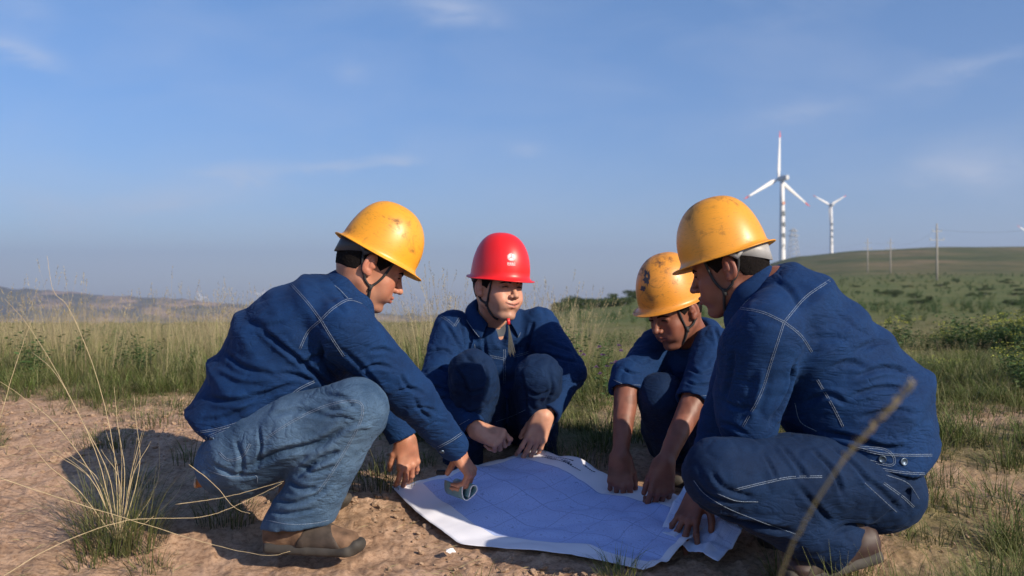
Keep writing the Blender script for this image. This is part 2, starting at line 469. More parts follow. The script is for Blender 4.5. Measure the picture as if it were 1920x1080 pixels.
def laplace(V, Q, f=0.5):
    n = len(V)
    acc = np.zeros((n, 3)); cnt = np.zeros(n)
    for a, b in ((0, 1), (1, 2), (2, 3), (3, 0)):
        for i, j in ((a, b), (b, a)):
            cnt += np.bincount(Q[:, i], minlength=n)
            for c in range(3):
                acc[:, c] += np.bincount(Q[:, i], weights=V[Q[:, j], c], minlength=n)
    return V * (1 - f) + f * acc / np.maximum(cnt, 1)[:, None]

def normals(V, Q):
    fn = np.cross(V[Q[:, 2]] - V[Q[:, 0]], V[Q[:, 3]] - V[Q[:, 1]])
    N = np.zeros_like(V)
    for i in range(4):
        for c in range(3):
            N[:, c] += np.bincount(Q[:, i], weights=fn[:, c], minlength=len(V))
    return N / np.maximum(np.linalg.norm(N, axis=1), 1e-12)[:, None]

def cap(a, b, ra, rb, flat=None):
    a = np.array(a, dtype=float); b = np.array(b, dtype=float); ab = b - a; L2 = max(ab @ ab, 1e-12)
    rm = max(ra, rb)
    if flat is not None: n, fct = unit(flat[0]), flat[1]
    def f(X, Y, Z):
        x, y, z = X - a[0], Y - a[1], Z - a[2]
        t = np.clip((x * ab[0] + y * ab[1] + z * ab[2]) / L2, 0, 1)
        x, y, z = x - t * ab[0], y - t * ab[1], z - t * ab[2]
        q = x * x + y * y + z * z
        if flat is not None:
            vn = x * n[0] + y * n[1] + z * n[2]
            q = q + vn * vn * (1 / fct ** 2 - 1)
        return np.sqrt(q) - (ra + t * (rb - ra))
    return f, np.minimum(a, b) - rm, np.maximum(a, b) + rm

def ell(c, r, axes=None):
    c = np.array(c, dtype=float); r = np.array(r, dtype=float)
    A = np.eye(3) if axes is None else np.array([unit(v) for v in axes])
    rm = r.max()
    def f(X, Y, Z):
        x, y, z = X - c[0], Y - c[1], Z - c[2]
        q = [(x * A[i][0] + y * A[i][1] + z * A[i][2]) / r[i] for i in range(3)]
        k0 = np.sqrt(q[0] ** 2 + q[1] ** 2 + q[2] ** 2)
        k1 = np.sqrt((q[0] / r[0]) ** 2 + (q[1] / r[1]) ** 2 + (q[2] / r[2]) ** 2)
        return k0 * (k0 - 1) / np.maximum(k1, 1e-6)
    return f, c - rm, c + rm

def lseg(a, b, ua, ub, wa, wb, endr=0.6):
    """elliptic loft segment; u, w are half-axis vectors (their length is the radius)"""
    a, b, ua, ub, wa, wb = [np.array(v, dtype=float) for v in (a, b, ua, ub, wa, wb)]
    ab = b - a; L = np.linalg.norm(ab); t_ = ab / L
    rm = max(np.linalg.norm(v) for v in (ua, ub, wa, wb))
    def f(X, Y, Z):
        x, y, z = X - a[0], Y - a[1], Z - a[2]
        s = x * t_[0] + y * t_[1] + z * t_[2]
        t = np.clip(s / L, 0, 1)
        x, y, z = x - t * ab[0], y - t * ab[1], z - t * ab[2]
        u = [ua[i] + t * (ub[i] - ua[i]) for i in range(3)]; w = [wa[i] + t * (wb[i] - wa[i]) for i in range(3)]
        ru2 = u[0] ** 2 + u[1] ** 2 + u[2] ** 2; rw2 = w[0] ** 2 + w[1] ** 2 + w[2] ** 2
        qu = (x * u[0] + y * u[1] + z * u[2]) / ru2
        qw = (x * w[0] + y * w[1] + z * w[2]) / rw2
        rl = endr * np.sqrt(np.minimum(ru2, rw2))
        ql = (s - t * L) / rl
        k0 = np.sqrt(qu ** 2 + qw ** 2 + ql ** 2)
        k1 = np.sqrt(qu ** 2 / ru2 + qw ** 2 / rw2 + ql ** 2 / rl ** 2)
        return k0 * (k0 - 1) / np.maximum(k1, 1e-6)
    return f, np.minimum(a, b) - rm, np.maximum(a, b) + rm

def set_attr(me, name, vals, kind='FLOAT'):
    at = me.attributes.new(name, kind, 'POINT')
    vals = np.ascontiguousarray(vals, dtype=np.float32)
    at.data.foreach_set('value' if kind == 'FLOAT' else 'color', vals.ravel())

def npnoise(P, scale, seed=0.0, octaves=1):
    o = Vector((seed * 3.1, seed * 1.7, seed * 5.3))
    out = np.empty(len(P))
    sc = np.array(scale) * np.ones(3)
    Q = P * sc
    for i in range(len(Q)):
        out[i] = noise.noise(Vector(Q[i]) + o)
    return out
# ------------------------------------------------------------------ ground: one sheet, polar grid round the camera
E_PX = np.array([-2500, -400, 0, 500, 850, 1000, 1100, 1200, 1350, 1500, 1620, 1760, 1920, 2400, 4000], dtype=float)
E_D = np.array([6, 15, 60, 120, 175, 290, 600, 1200, 3000, 9000], dtype=float)
E_Y = np.array([   # picture height of the ground seen at that column and distance
    [700, 700, 700, 700, 700, 700, 700, 700, 700, 700, 700, 700, 700, 700, 700],
    [640, 642, 644, 644, 644, 644, 642, 640, 634, 630, 626, 622, 622, 620, 620],
    [604, 606, 608, 608, 606, 603, 600, 598, 590, 584, 580, 576, 574, 570, 570],
    [602, 604, 606, 607, 603, 586, 567, 554, 552, 550, 548, 548, 548, 546, 540],
    [602, 605, 607, 608, 605, 592, 574, 562, 545, 532, 528, 525, 524, 520, 515],
    [606, 610, 612, 612, 608, 600, 582, 568, 540, 518, 511, 510, 508, 500, 490],
    [630, 634, 636, 636, 630, 615, 596, 570, 520, 480, 469, 463, 462, 455, 445],
    [650, 650, 650, 650, 640, 630, 610, 590, 540, 500, 490, 485, 484, 470, 465],
    [625, 625, 625, 625, 620, 615, 605, 590, 560, 540, 530, 525, 520, 515, 510],
    [590, 590, 590, 590, 590, 588, 585, 580, 570, 565, 560, 560, 560, 560, 560]], dtype=float)

def smooth01(t):
    t = np.clip(t, 0, 1); return t * t * (3 - 2 * t)

def gz(x, y):
    """ground height, numpy arrays or floats"""
    x = np.asarray(x, dtype=float); y = np.asarray(y, dtype=float)
    r = np.hypot(x, y)
    front = y > 0.15 * r
    d = np.where(front, y, r)
    near = 0.20 * (d - 2.85)
    near = np.where(d < 2.85, 0.05 * (d - 2.85), near)
    near = np.where(d > 3.9, 0.21 + 0.06 * (d - 3.9), near)
    near = np.clip(near, -0.12, 0.40)
    px = CX + FPX * np.where(front, x / np.maximum(d, 1e-3), np.sign(x) * 1.6)
    ci = np.interp(px, E_PX, np.arange(len(E_PX)))
    ri = np.interp(np.log(np.maximum(d, 6)), np.log(E_D), np.arange(len(E_D)))
    c0 = np.clip(ci.astype(int), 0, len(E_PX) - 2); cf = ci - c0; cf = smooth01(cf) * 0.5 + cf * 0.5
    r0 = np.clip(ri.astype(int), 0, len(E_D) - 2); rf = ri - r0
    Y = (E_Y[r0, c0] * (1 - cf) + E_Y[r0, c0 + 1] * cf) * (1 - rf) + (E_Y[r0 + 1, c0] * (1 - cf) + E_Y[r0 + 1, c0 + 1] * cf) * rf
    far = CZ + (HY - Y) / FPX * d
    t = smooth01((d - 4.6) / 2.2)
    z = near * (1 - t) + far * t
    lump = 0.008 * np.sin(x * 5.1 + 1.3 * np.sin(y * 3.3)) * np.sin(y * 6.7 + x * 2.1) + 0.012 * np.sin(x * 2.3 + 0.7) * np.sin(y * 2.9)
    return z + lump * np.clip((9 - d) / 6, 0, 1)

def gz1(x, y): return float(gz(x, y))

def pxof(x, y): return CX + FPX * x / np.maximum(y, 0.05)

def vnoise(x, y, f, seed):
    """cheap smooth noise for masks, roughly -1..1"""
    r_ = np.random.default_rng(seed)
    out = 0
    for i in range(7):
        a = r_.uniform(0, 2 * np.pi); k = f * r_.uniform(0.6, 1.8); p = r_.uniform(0, 6.28)
        out = out + np.sin((x * np.cos(a) + y * np.sin(a)) * k + p + 0.8 * np.sin((y * np.cos(a) - x * np.sin(a)) * k * 0.7 + p * 2))
    return out / 3.2

def grass_mask(x, y):
    """0 bare soil .. 1 full grass, from where the photograph shows each"""
    px = pxof(x, y)
    nse = vnoise(x, y, 3.0, 11) * 0.35 + vnoise(x, y, 9.0, 12) * 0.25
    left = smooth01((y - 4.25) / 1.1)
    mid = smooth01((y - 3.7) / 0.35)
    right = 0.80 - 0.75 * np.exp(-((y - 4.35) / 0.42) ** 2)
    right = np.where(y < 3.9, 0.74 + 0.2 * smooth01((3.0 - y) / 0.8), right)
    right = np.where(y > 5.0, 1.0, right)
    wm = smooth01((px - 620) / 160); wr = smooth01((px - 1560) / 140)
    c = smooth01((px - 1080) / 60) * (1 - wr) * np.exp(-((y - 4.6) / 0.55) ** 2) * 0.6
    m = left * (1 - wm) + mid * wm * (1 - wr) + right * wr - c
    m = np.where(y < 3.5, m * (wr + 0.0), m) if np.ndim(m) else m
    return np.clip(m + nse * 0.8 * np.clip((14 - y) / 8, 0, 1) * (0.35 + 0.65 * (m > 0.15)), 0, 1)

def build_ground():
    dr = np.concatenate([np.linspace(0.02, 1.6, 10), np.geomspace(1.7, 9.0, 380)[0:], np.geomspace(9.3, 9000, 190)])
    na = 620
    # angles measured from +Y; fine in front, coarse behind
    a_f = np.linspace(-0.62, 0.62, na)
    a_b = np.linspace(0.66, 2 * np.pi - 0.66, 60)
    an = np.concatenate([a_f, a_b])
    Rr, A = np.meshgrid(dr, an, indexing='ij')
    X = Rr * np.sin(A); Y = Rr * np.cos(A)
    Z = gz(X, Y)
    near = (Rr < 9) & (np.abs(A) < 0.63)
    idx = np.argwhere(near)
    P = np.stack([X[near], Y[near], np.zeros(near.sum())], 1)
    n1 = npnoise(P, 14, 3); n2 = npnoise(P, 45, 5)
    gm = grass_mask(X[near], Y[near])
    amp = np.clip(1.2 - P[:, 1] / 9, 0.1, 1)
    dz = (0.012 * n1 + 0.013 * np.maximum(n2, -0.1)) * amp
    Z[near] += dz
    V = np.stack([X, Y, Z], -1).reshape(-1, 3)
    n0, n1_ = X.shape
    i = np.arange(n0 - 1)[:, None]; j = np.arange(n1_)[None, :]
    j2 = (j + 1) % n1_
    Q = np.stack([(i * n1_ + j), (i * n1_ + j2), ((i + 1) * n1_ + j2), ((i + 1) * n1_ + j)], -1).reshape(-1, 4)
    o = np_mesh('ground', V, Q[:, ::-1])
    m, n, l, b = new_mat('ground_soil_and_turf')
    b.inputs['Roughness'].default_value = 0.95; b.inputs['Specular IOR Level'].default_value = 0.1
    t = n.new('ShaderNodeTexCoord')
    def nse(sc, det, rough=0.6):
        z = n.new('ShaderNodeTexNoise'); z.inputs['Scale'].default_value = sc; z.inputs['Detail'].default_value = det; z.inputs['Roughness'].default_value = rough
        l.new(t.outputs['Object'], z.inputs['Vector']); return z
    def ramp(src, stops):
        r = n.new('ShaderNodeValToRGB')
        while len(r.color_ramp.elements) < len(stops): r.color_ramp.elements.new(0.5)
        for e, (p, c) in zip(r.color_ramp.elements, stops): e.position = p; e.color = (*c, 1)
        l.new(src, r.inputs[0]); return r
    def mix(f, a, b_):
        x = n.new('ShaderNodeMix'); x.data_type = 'RGBA'
        if isinstance(f, float): x.inputs[0].default_value = f
        else: l.new(f, x.inputs[0])
        l.new(a, x.inputs[6]); l.new(b_, x.inputs[7]); return x.outputs[2]
    z_s = nse(9, 10, 0.72); z_f = nse(60, 8, 0.7)
    soil = ramp(z_s.outputs['Fac'], [(0.30, (0.30, 0.185, 0.12)), (0.5, (0.52, 0.345, 0.235)), (0.68, (0.62, 0.43, 0.31))])
    grit = ramp(z_f.outputs['Fac'], [(0.35, (0.55, 0.5, 0.46)), (0.55, (1, 1, 1)), (0.7, (1.0, 0.98, 0.95))])
    sm = n.new('ShaderNodeMix'); sm.data_type = 'RGBA'; sm.blend_type = 'MULTIPLY'; sm.inputs[0].default_value = 1
    l.new(soil.outputs[0], sm.inputs[6]); l.new(grit.outputs[0], sm.inputs[7])
    z_g = nse(2.2, 8, 0.65)
    turf = ramp(z_g.outputs['Fac'], [(0.30, (0.065, 0.09, 0.028)), (0.5, (0.125, 0.14, 0.05)), (0.66, (0.25, 0.20, 0.10))])
    z_h = nse(0.02, 8, 0.6); z_h2 = nse(0.12, 6, 0.6)
    hill = ramp(z_h.outputs['Fac'], [(0.30, (0.065, 0.082, 0.035)), (0.45, (0.10, 0.112, 0.05)), (0.58, (0.15, 0.135, 0.07)), (0.72, (0.27, 0.19, 0.12))])
    spots = ramp(z_h2.outputs['Fac'], [(0.32, (0.55, 0.62, 0.5)), (0.5, (1, 1, 1)), (0.7, (1.15, 1.08, 0.95))])
    hm = n.new('ShaderNodeMix'); hm.data_type = 'RGBA'; hm.blend_type = 'MULTIPLY'; hm.inputs[0].default_value = 1
    l.new(hill.outputs[0], hm.inputs[6]); l.new(spots.outputs[0], hm.inputs[7])
    aw = n.new('ShaderNodeAttribute'); aw.attribute_name = 'grass'
    af = n.new('ShaderNodeAttribute'); af.attribute_name = 'far'
    c1 = mix(aw.outputs['Fac'], sm.outputs[2], turf.outputs[0])
    c2 = mix(af.outputs['Fac'], c1, hm.outputs[2])
    z_m = nse(0.25, 8, 0.65)
    midr = ramp(z_m.outputs['Fac'], [(0.30, (0.06, 0.092, 0.028)), (0.48, (0.115, 0.145, 0.05)), (0.62, (0.16, 0.165, 0.068)), (0.74, (0.24, 0.185, 0.10))])
    am = n.new('ShaderNodeAttribute'); am.attribute_name = 'mid'
    c2 = mix(am.outputs['Fac'], c2, midr.outputs[0])
    l.new(c2, b.inputs['Base Color'])
    bp = n.new('ShaderNodeBump'); bp.inputs['Strength'].default_value = 0.9; bp.inputs['Distance'].default_value = 0.012
    zb = nse(30, 10, 0.75); l.new(zb.outputs['Fac'], bp.inputs['Height']); l.new(bp.outputs[0], b.inputs['Normal'])
    o.data.materials.append(m)
    X_, Y_ = V[:, 0], V[:, 1]
    g = np.where(Y_ > 0.3, grass_mask(X_, np.maximum(Y_, 0.3)), 0.8)
    set_attr(o.data, 'grass', g * 0.9)
    set_attr(o.data, 'far', smooth01((np.hypot(X_, Y_) - 22) / 50))
    rr_ = np.hypot(X_, Y_)
    set_attr(o.data, 'mid', 0.8 * smooth01((rr_ - 22) / 30) * (1 - smooth01((rr_ - 190) / 150)))
    tag(o, kind='structure')
    return o
ground = build_ground()

# ------------------------------------------------------------------ far hills on the left, beyond the plateau
def build_hills():
    pxs = np.linspace(-2600, 1150, 270)
    prof_x = [-2600, -2200, -1600, -1100, -900, -500, -250, -60, 0, 60, 130, 180, 250, 300, 350, 400, 450, 520, 600, 700, 800, 900, 1150]
    prof_y = [622, 596, 572, 548, 552, 540, 546, 538, 540, 547, 553, 556, 560, 562, 568, 574, 577, 582, 588, 592, 597, 602, 610]
    D0, D1 = 3300.0, 4600.0
    rows = 46
    V = []
    for i in range(rows):
        t = i / (rows - 1)
        d = D0 + (D1 - D0) * t
        for px in pxs:
            ytop = np.interp(px, prof_x, prof_y)
            x = (px - CX) / FPX * d
            base = 640.0
            # ridge rises to the back row then falls away behind
            s = math.sin(min(t / 0.78, 1) * math.pi / 2) if t < 0.78 else math.cos((t - 0.78) / 0.22 * math.pi / 2)
            yy = base + (ytop - base) * (s ** 0.8 if s > 0 else 0)
            z = CZ + (HY - yy) / FPX * d
            p = Vector((x * 0.0021, d * 0.0021, 0.3))
            w = math.sin(min(t / 0.78, 1) * math.pi)
            rdg = 1 - abs(noise.noise(p * 1.6)) * 2
            rd2 = 1 - abs(noise.noise(p * 4.1 + Vector((9, 2, 1)))) * 2
            z += w * (rdg * 34 + rd2 * 17) - 12 * w
            V.append((x, d, z))
    nc = len(pxs)
    Fq = [(i * nc + j, i * nc + j + 1, (i + 1) * nc + j + 1, (i + 1) * nc + j) for i in range(rows - 1) for j in range(nc - 1)]
    m, n, l, b = new_mat('far_hill')
    b.inputs['Roughness'].default_value = 1.0; b.inputs['Specular IOR Level'].default_value = 0
    t = n.new('ShaderNodeTexCoord')
    mpn = n.new('ShaderNodeMapping'); mpn.inputs['Scale'].default_value = (0.004, 0.0016, 0.02)
    l.new(t.outputs['Object'], mpn.inputs[0])
    z = n.new('ShaderNodeTexNoise'); z.inputs['Scale'].default_value = 1.6; z.inputs['Detail'].default_value = 9; z.inputs['Roughness'].default_value = 0.62; z.inputs['Distortion'].default_value = 0.7
    l.new(mpn.outputs[0], z.inputs['Vector'])
    r = n.new('ShaderNodeValToRGB'); r.color_ramp.elements[0].position = 0.42; r.color_ramp.elements[1].position = 0.62
    r.color_ramp.elements[0].color = (0.085, 0.085, 0.05, 1); r.color_ramp.elements[1].color = (0.33, 0.235, 0.165, 1)
    e = r.color_ramp.elements.new(0.52); e.color = (0.13, 0.115, 0.075, 1)
    l.new(z.outputs['Fac'], r.inputs[0]); l.new(r.outputs[0], b.inputs['Base Color'])
    o = mesh_obj('hills', V, Fq, m)
    tag(o, kind='structure')
build_hills()

# ------------------------------------------------------------------ air
def build_haze():
    mb = MB()
    mb.box((0, 3000, 100), (14000, 13000, 700))
    m = bpy.data.materials.new('air_haze'); m.use_nodes = True
    n = m.node_tree.nodes; l = m.node_tree.links; n.clear()
    out = n.new('ShaderNodeOutputMaterial'); v = n.new('ShaderNodeVolumePrincipled')
    v.inputs['Color'].default_value = (0.62, 0.74, 1.0, 1)
    v.inputs['Density'].default_value = 0.00016
    v.inputs['Anisotropy'].default_value = 0.2
    l.new(v.outputs[0], out.inputs['Volume'])
    o = mb.build('haze', m, smooth=False)
    tag(o, 'pale blue haze in the air over the whole landscape', 'haze', kind='stuff')
build_haze()
# ------------------------------------------------------------------ people
CAMP = Vector((0, 0, CZ))

def bvh_of(V, Q):
    return BVHTree.FromPolygons([Vector(v) for v in V], [tuple(q) for q in Q.tolist()])

def shoot(bvh, px, py):
    h = bvh.ray_cast(CAMP, ray_dir(px, py))
    return h[0], h[1]

def sculpt(V, Q, strokes, noise_amp=0.003, nsc=(9, 9, 9), seed=0.0):
    """folds: first broad procedural wrinkles, then drawn creases; returns V and wear"""
    N = normals(V, Q)
    P = V.copy()
    n1 = 1 - 2 * np.abs(npnoise(P, nsc, seed))
    n2 = npnoise(P, np.array(nsc) * 2.6, seed + 4)
    n3 = 1 - 2 * np.abs(npnoise(P, np.array(nsc) * 3.4, seed + 9))
    n4 = 1 - 2 * np.abs(npnoise(P, np.array(nsc) * 2.1, seed + 15)); n4 = np.clip(n4 - 0.45, 0, 1)
    d = noise_amp * (0.9 * (n1 - 0.4) + 0.5 * n2 + 0.42 * (n3 - .4) - 1.3 * n4)
    wear = 0.03 * (n1 - 0.4)
    V = V + N * d[:, None]
    if strokes:
        bv = bvh_of(V, Q)
        N = normals(V, Q)
        disp = np.zeros(len(V))
        for st in strokes:
            pts, w, h = st[:3]; w = w * 0.72; h = h * 1.15
            S = []; SN = []
            for p in catmull(pts, 7):
                c, nn = shoot(bv, p[0], p[1])
                if c is not None: S.append(c); SN.append(nn)
            if len(S) < 2: continue
            S = np.array(S); SN = np.array(SN)
            lo, hi = S.min(0) - 3 * w, S.max(0) + 3 * w
            ids = np.where(((V > lo) & (V < hi)).all(1))[0]
            if len(ids) == 0: continue
            best = np.full(len(ids), 9.0); tt = np.zeros(len(ids)); bn = np.zeros((len(ids), 3))
            for i in range(len(S) - 1):
                a, b = S[i], S[i + 1]; ab = b - a
                if np.linalg.norm(ab) > 0.09: continue
                t = np.clip(((V[ids] - a) @ ab) / max(ab @ ab, 1e-9), 0, 1)
                dd = np.linalg.norm(V[ids] - a - t[:, None] * ab, axis=1)
                mk = dd < best
                best[mk] = dd[mk]; tt[mk] = (i + t[mk]) / (len(S) - 1); bn[mk] = SN[i]
            fall = np.exp(-(best / w) ** 2) * np.clip(np.sin(np.pi * np.clip(tt, 0.03, 0.97)) * 1.8, 0, 1)
            fall *= ((N[ids] * bn).sum(1) > 0.1)
            disp[ids] += h * fall
            # each groove throws up a soft lip beside it
            lip = np.exp(-((best - 2.1 * w) / (1.1 * w)) ** 2) * np.clip(np.sin(np.pi * np.clip(tt, 0, 1)) * 1.5, 0, 1)
            disp[ids] += -0.35 * h * lip * (best < 5)
        disp = np.clip(disp, -0.022, 0.022)
        V = V + N * disp[:, None]
        wear = wear + np.clip(disp / 0.012, -1, 1) * 0.10
    return V, wear

def stitch(V, Q, lines, parent, gap=3.2, rad=0.00065, name='stitching', mat=None):
    bv = bvh_of(V, Q)
    for ln in lines:
        mb = MB()
        pts = catmull(ln[0], 6); double = ln[1] if len(ln) > 1 else True
        for side in ((-1, 1) if double else (0,)):
            run = []
            for i, p in enumerate(pts):
                q = pts[min(i + 1, len(pts) - 1)] - pts[max(i - 1, 0)]
                q = q / max(np.linalg.norm(q), 1e-6)
                s = p + np.array([-q[1], q[0]]) * gap * side * 0.5
                c, nn = shoot(bv, s[0], s[1])
                if c is None or (run and (c - run[-1]).length > 0.06):
                    if len(run) > 1: mb.tube(run, rad, 4)
                    run = []
                if c is not None: run.append(c + nn * 0.0006)
            if len(run) > 1: mb.tube(run, rad, 4)
        if mb.V: mb.build(name, mat or M_STITCH, parent)

def disc(V, Q, px, py, r, h, name, mat, parent):
    c, nn = shoot(bvh_of(V, Q), px, py)
    if c is None: return
    a = nn.orthogonal().normalized(); b = nn.cross(a)
    mb = MB(); Vv = []; n = 14
    for (rr, hh) in ((r, -0.002), (r, h), (r * 0.8, h * 1.4), (r * 0.7, h * 0.8), (0.0005, h * 0.8)):
        for k in range(n):
            an = 2 * math.pi * k / n
            Vv.append(c + (a * math.cos(an) + b * math.sin(an)) * rr + nn * hh)
    Fq = [(i * n + k, i * n + (k + 1) % n, (i + 1) * n + (k + 1) % n, (i + 1) * n + k) for i in range(4) for k in range(n)]
    mb.add(Vv, Fq)
    return mb.build(name, mat, parent)

# ---- head in its own frame: x forward, y to the person's left, z up; origin between the ears
def head_frame(org, fwd, pitch, roll=0.0):
    f = Vector((fwd[0], fwd[1], 0)).normalized()
    f = (f * math.cos(R(pitch)) + Vector((0, 0, -math.sin(R(pitch))))).normalized()
    l = Vector((0, 0, 1)).cross(Vector((f.x, f.y, 0)).normalized()).normalized()
    u = f.cross(l)
    if roll:
        rm = Matrix.Rotation(R(roll), 3, f); l = rm @ l; u = rm @ u
    M = Matrix((f, l, u)).transposed().to_4x4(); M.translation = Vector(org)
    return M

def head_sdf(neck_loc, h=0.0027, wide=1.0, smile=False):
    s = SDF((-0.15, -0.105, -0.25), (0.145, 0.105, 0.15), h)
    s.put(ell((-0.014, 0, 0.036), (0.098, 0.077, 0.086)), 0.01)
    s.put(ell((-0.045, 0, 0.005), (0.062, 0.068, 0.07)), 0.03)
    s.put(ell((0.030, 0, -0.022), (0.060, 0.060 * wide, 0.088)), 0.03)
    for y in (-1, 1):
        s.put(cap((-0.012, y * 0.054 * wide, -0.055), (0.052, y * 0.020, -0.103), 0.015, 0.015), 0.022)
        s.put(ell((0.052, y * 0.038 * wide, -0.030), (0.027, 0.022, 0.022)), 0.018)
        s.put(ell((0.060, y * 0.030, -0.058), (0.020, 0.020, 0.024)), 0.02)
    s.put(ell((0.064, 0, -0.103), (0.022, 0.023, 0.017)), 0.016)
    s.put(ell((0.060, 0, 0.042), (0.030, 0.050, 0.032)), 0.02)
    for y in (-1, 1):
        s.put(cap((0.083, y * 0.012, 0.021), (0.070, y * 0.046, 0.020), 0.0085, 0.007), 0.010)
        s.put(ell((0.094, y * 0.030, 0.004), (0.014, 0.017, 0.0095)), 0.010, 's')
        s.put(ell((0.0745, y * 0.031, 0.003), (0.0135, 0.0165, 0.0120)), 0.003)
        # lid fold
        s.put(cap((0.0905, y * 0.020, 0.0015), (0.0835, y * 0.043, 0.0005), 0.0014, 0.0014), 0.0015, 's')
    # nose
    s.put(cap((0.084, 0, 0.012), (0.1065, 0, -0.026), 0.0075, 0.0095), 0.010)
    s.put(ell((0.108, 0, -0.030), (0.0105, 0.0105, 0.009)), 0.006)
    for y in (-1, 1):
        s.put(ell((0.0975, y * 0.0135, -0.033), (0.0105, 0.0075, 0.0075)), 0.005)
        s.put(ell((0.102, y * 0.0065, -0.041), (0.005, 0.0035, 0.004)), 0.002, 's')
        # fold from nostril to mouth corner
        s.put(cap((0.094, y * 0.021, -0.036), (0.082, y * 0.034, -0.058), 0.0016, 0.0010), 0.005, 's')
    # mouth
    s.put(ell((0.077 if smile else 0.078, 0, -0.064), (0.016, 0.030, 0.020)), 0.016)
    wc = 0.031 if smile else 0.023; zc = -0.0535 if smile else -0.063
    for y in (-1, 1):
        if smile:
            s.put(ell((0.064, y * 0.036, -0.046), (0.022, 0.018, 0.018)), 0.014)      # cheeks lifted by the smile
            for (p_, q_, ra_, rb_) in (((0.0935, 0, -0.0590), (0.0885, y * 0.015, -0.0570), 0.0040, 0.0036), ((0.0885, y * 0.015, -0.0570), (0.0770, y * 0.030, -0.0530), 0.0036, 0.0018),
                                       ((0.0915, 0, -0.0712), (0.0870, y * 0.014, -0.0690), 0.0050, 0.0042), ((0.0870, y * 0.014, -0.0690), (0.0765, y * 0.029, -0.0560), 0.0042, 0.0018)):
                s.put(cap(p_, q_, ra_, rb_), 0.003)
            for (p_, q_, ra_, rb_) in (((0.0985, 0, -0.0648), (0.0925, y * 0.014, -0.0625), 0.0034, 0.0030), ((0.0925, y * 0.014, -0.0625), (0.0790, y * 0.031, -0.0545), 0.0028, 0.0012)):
                s.put(cap(p_, q_, ra_, rb_), 0.0012, 's')
        else:
            s.put(cap((0.0965, 0, -0.0570), (0.083, y * wc, zc), 0.0048, 0.0022), 0.004)
            s.put(cap((0.0950, 0, -0.0695), (0.082, y * wc * 0.92, zc - 0.002), 0.0055, 0.0022), 0.004)
            s.put(cap((0.1010, 0, -0.0632), (0.0835, y * (wc + 0.002), zc), 0.0020, 0.0014), 0.0015, 's')
    s.put(ell((0.090, 0, -0.083), (0.006, 0.018, 0.005)), 0.007, 's')
    # ears
    for y in (-1, 1):
        ax = [(0.95, -y * 0.20, -0.18), (y * 0.30, y * 0.95 * y, 0.05), (0.18, 0, 0.98)]
        ax = [unit((0.94, -0.30 * y, -0.16)), unit((0.30, 0.95 * y, 0.0)), unit((0.16, 0, 0.98))]
        s.put(ell((-0.016, y * 0.0800, 0.000), (0.020, 0.0085, 0.033), ax), 0.006)
        s.put(ell((-0.013, y * 0.0890, 0.003), (0.0125, 0.0065, 0.022), ax), 0.003, 's')
        s.put(ell((-0.010, y * 0.0850, 0.004), (0.007, 0.003, 0.014), ax), 0.004)
        s.put(ell((-0.003, y * 0.0800, -0.004), (0.007, 0.006, 0.006)), 0.004)
        s.put(ell((-0.008, y * 0.0780, -0.026), (0.010, 0.007, 0.010)), 0.006)
    # neck
    s.put(cap((-0.030, 0, -0.035), tuple(neck_loc), 0.056, 0.062), 0.030)
    return s

def head_tint(V, smile=False):
    """own colours of the skin: lips, stubble, ruddy cheeks; shade painted in at eyes and mouth gap"""
    n = len(V); c = np.ones((n, 4))
    x, y, z = V[:, 0], V[:, 1], V[:, 2]
    zm = (-0.0648 if smile else -0.0632) + (0.0100 * (np.abs(y) / 0.030) ** 1.7 if smile else 0)
    wm_ = 0.029 if smile else 0.024
    lip = np.exp(-((np.abs(y) / wm_) ** 4)) * np.exp(-(((z - zm) / 0.0095) ** 4)) * (x > 0.078)
    lip *= smooth01((x - 0.0885 + 0.35 * np.abs(y) ) / 0.004)
    c[:, 0] *= 1 - 0.15 * lip; c[:, 1] *= 1 - 0.38 * lip; c[:, 2] *= 1 - 0.30 * lip
    line = np.exp(-(((z - zm) / (0.0034 if smile else 0.0022)) ** 2)) * (np.abs(y) < wm_ + .002) * (x > 0.078)
    c[:, :3] *= (1 - (0.72 if smile else 0.55) * line)[:, None]  # shade of the gap between the lips, painted into the tint
    stub = smooth01((-z - 0.045) / 0.04) * smooth01((x + 0.01) / 0.04) * (1 - lip) * 0.22
    c[:, 0] *= 1 - stub; c[:, 1] *= 1 - stub * 0.75; c[:, 2] *= 1 - stub * 0.6
    eye = np.exp(-(((z - 0.002) / 0.005) ** 2)) * np.exp(-(((np.abs(y) - 0.032) / 0.013) ** 4)) * (x > 0.07)
    c[:, :3] *= (1 - 0.45 * eye)[:, None]  # painted shade round the narrowed eyes
    chk = np.exp(-(((np.abs(y) - 0.042) / 0.02) ** 2)) * np.exp(-(((z + 0.03) / 0.022) ** 2)) * (x > 0.03)
    c[:, 1] *= 1 - 0.14 * chk; c[:, 2] *= 1 - 0.14 * chk
    earr = (np.abs(y) > 0.078) * 1.0
    c[:, 1] *= 1 - 0.12 * earr; c[:, 2] *= 1 - 0.10 * earr
    return c

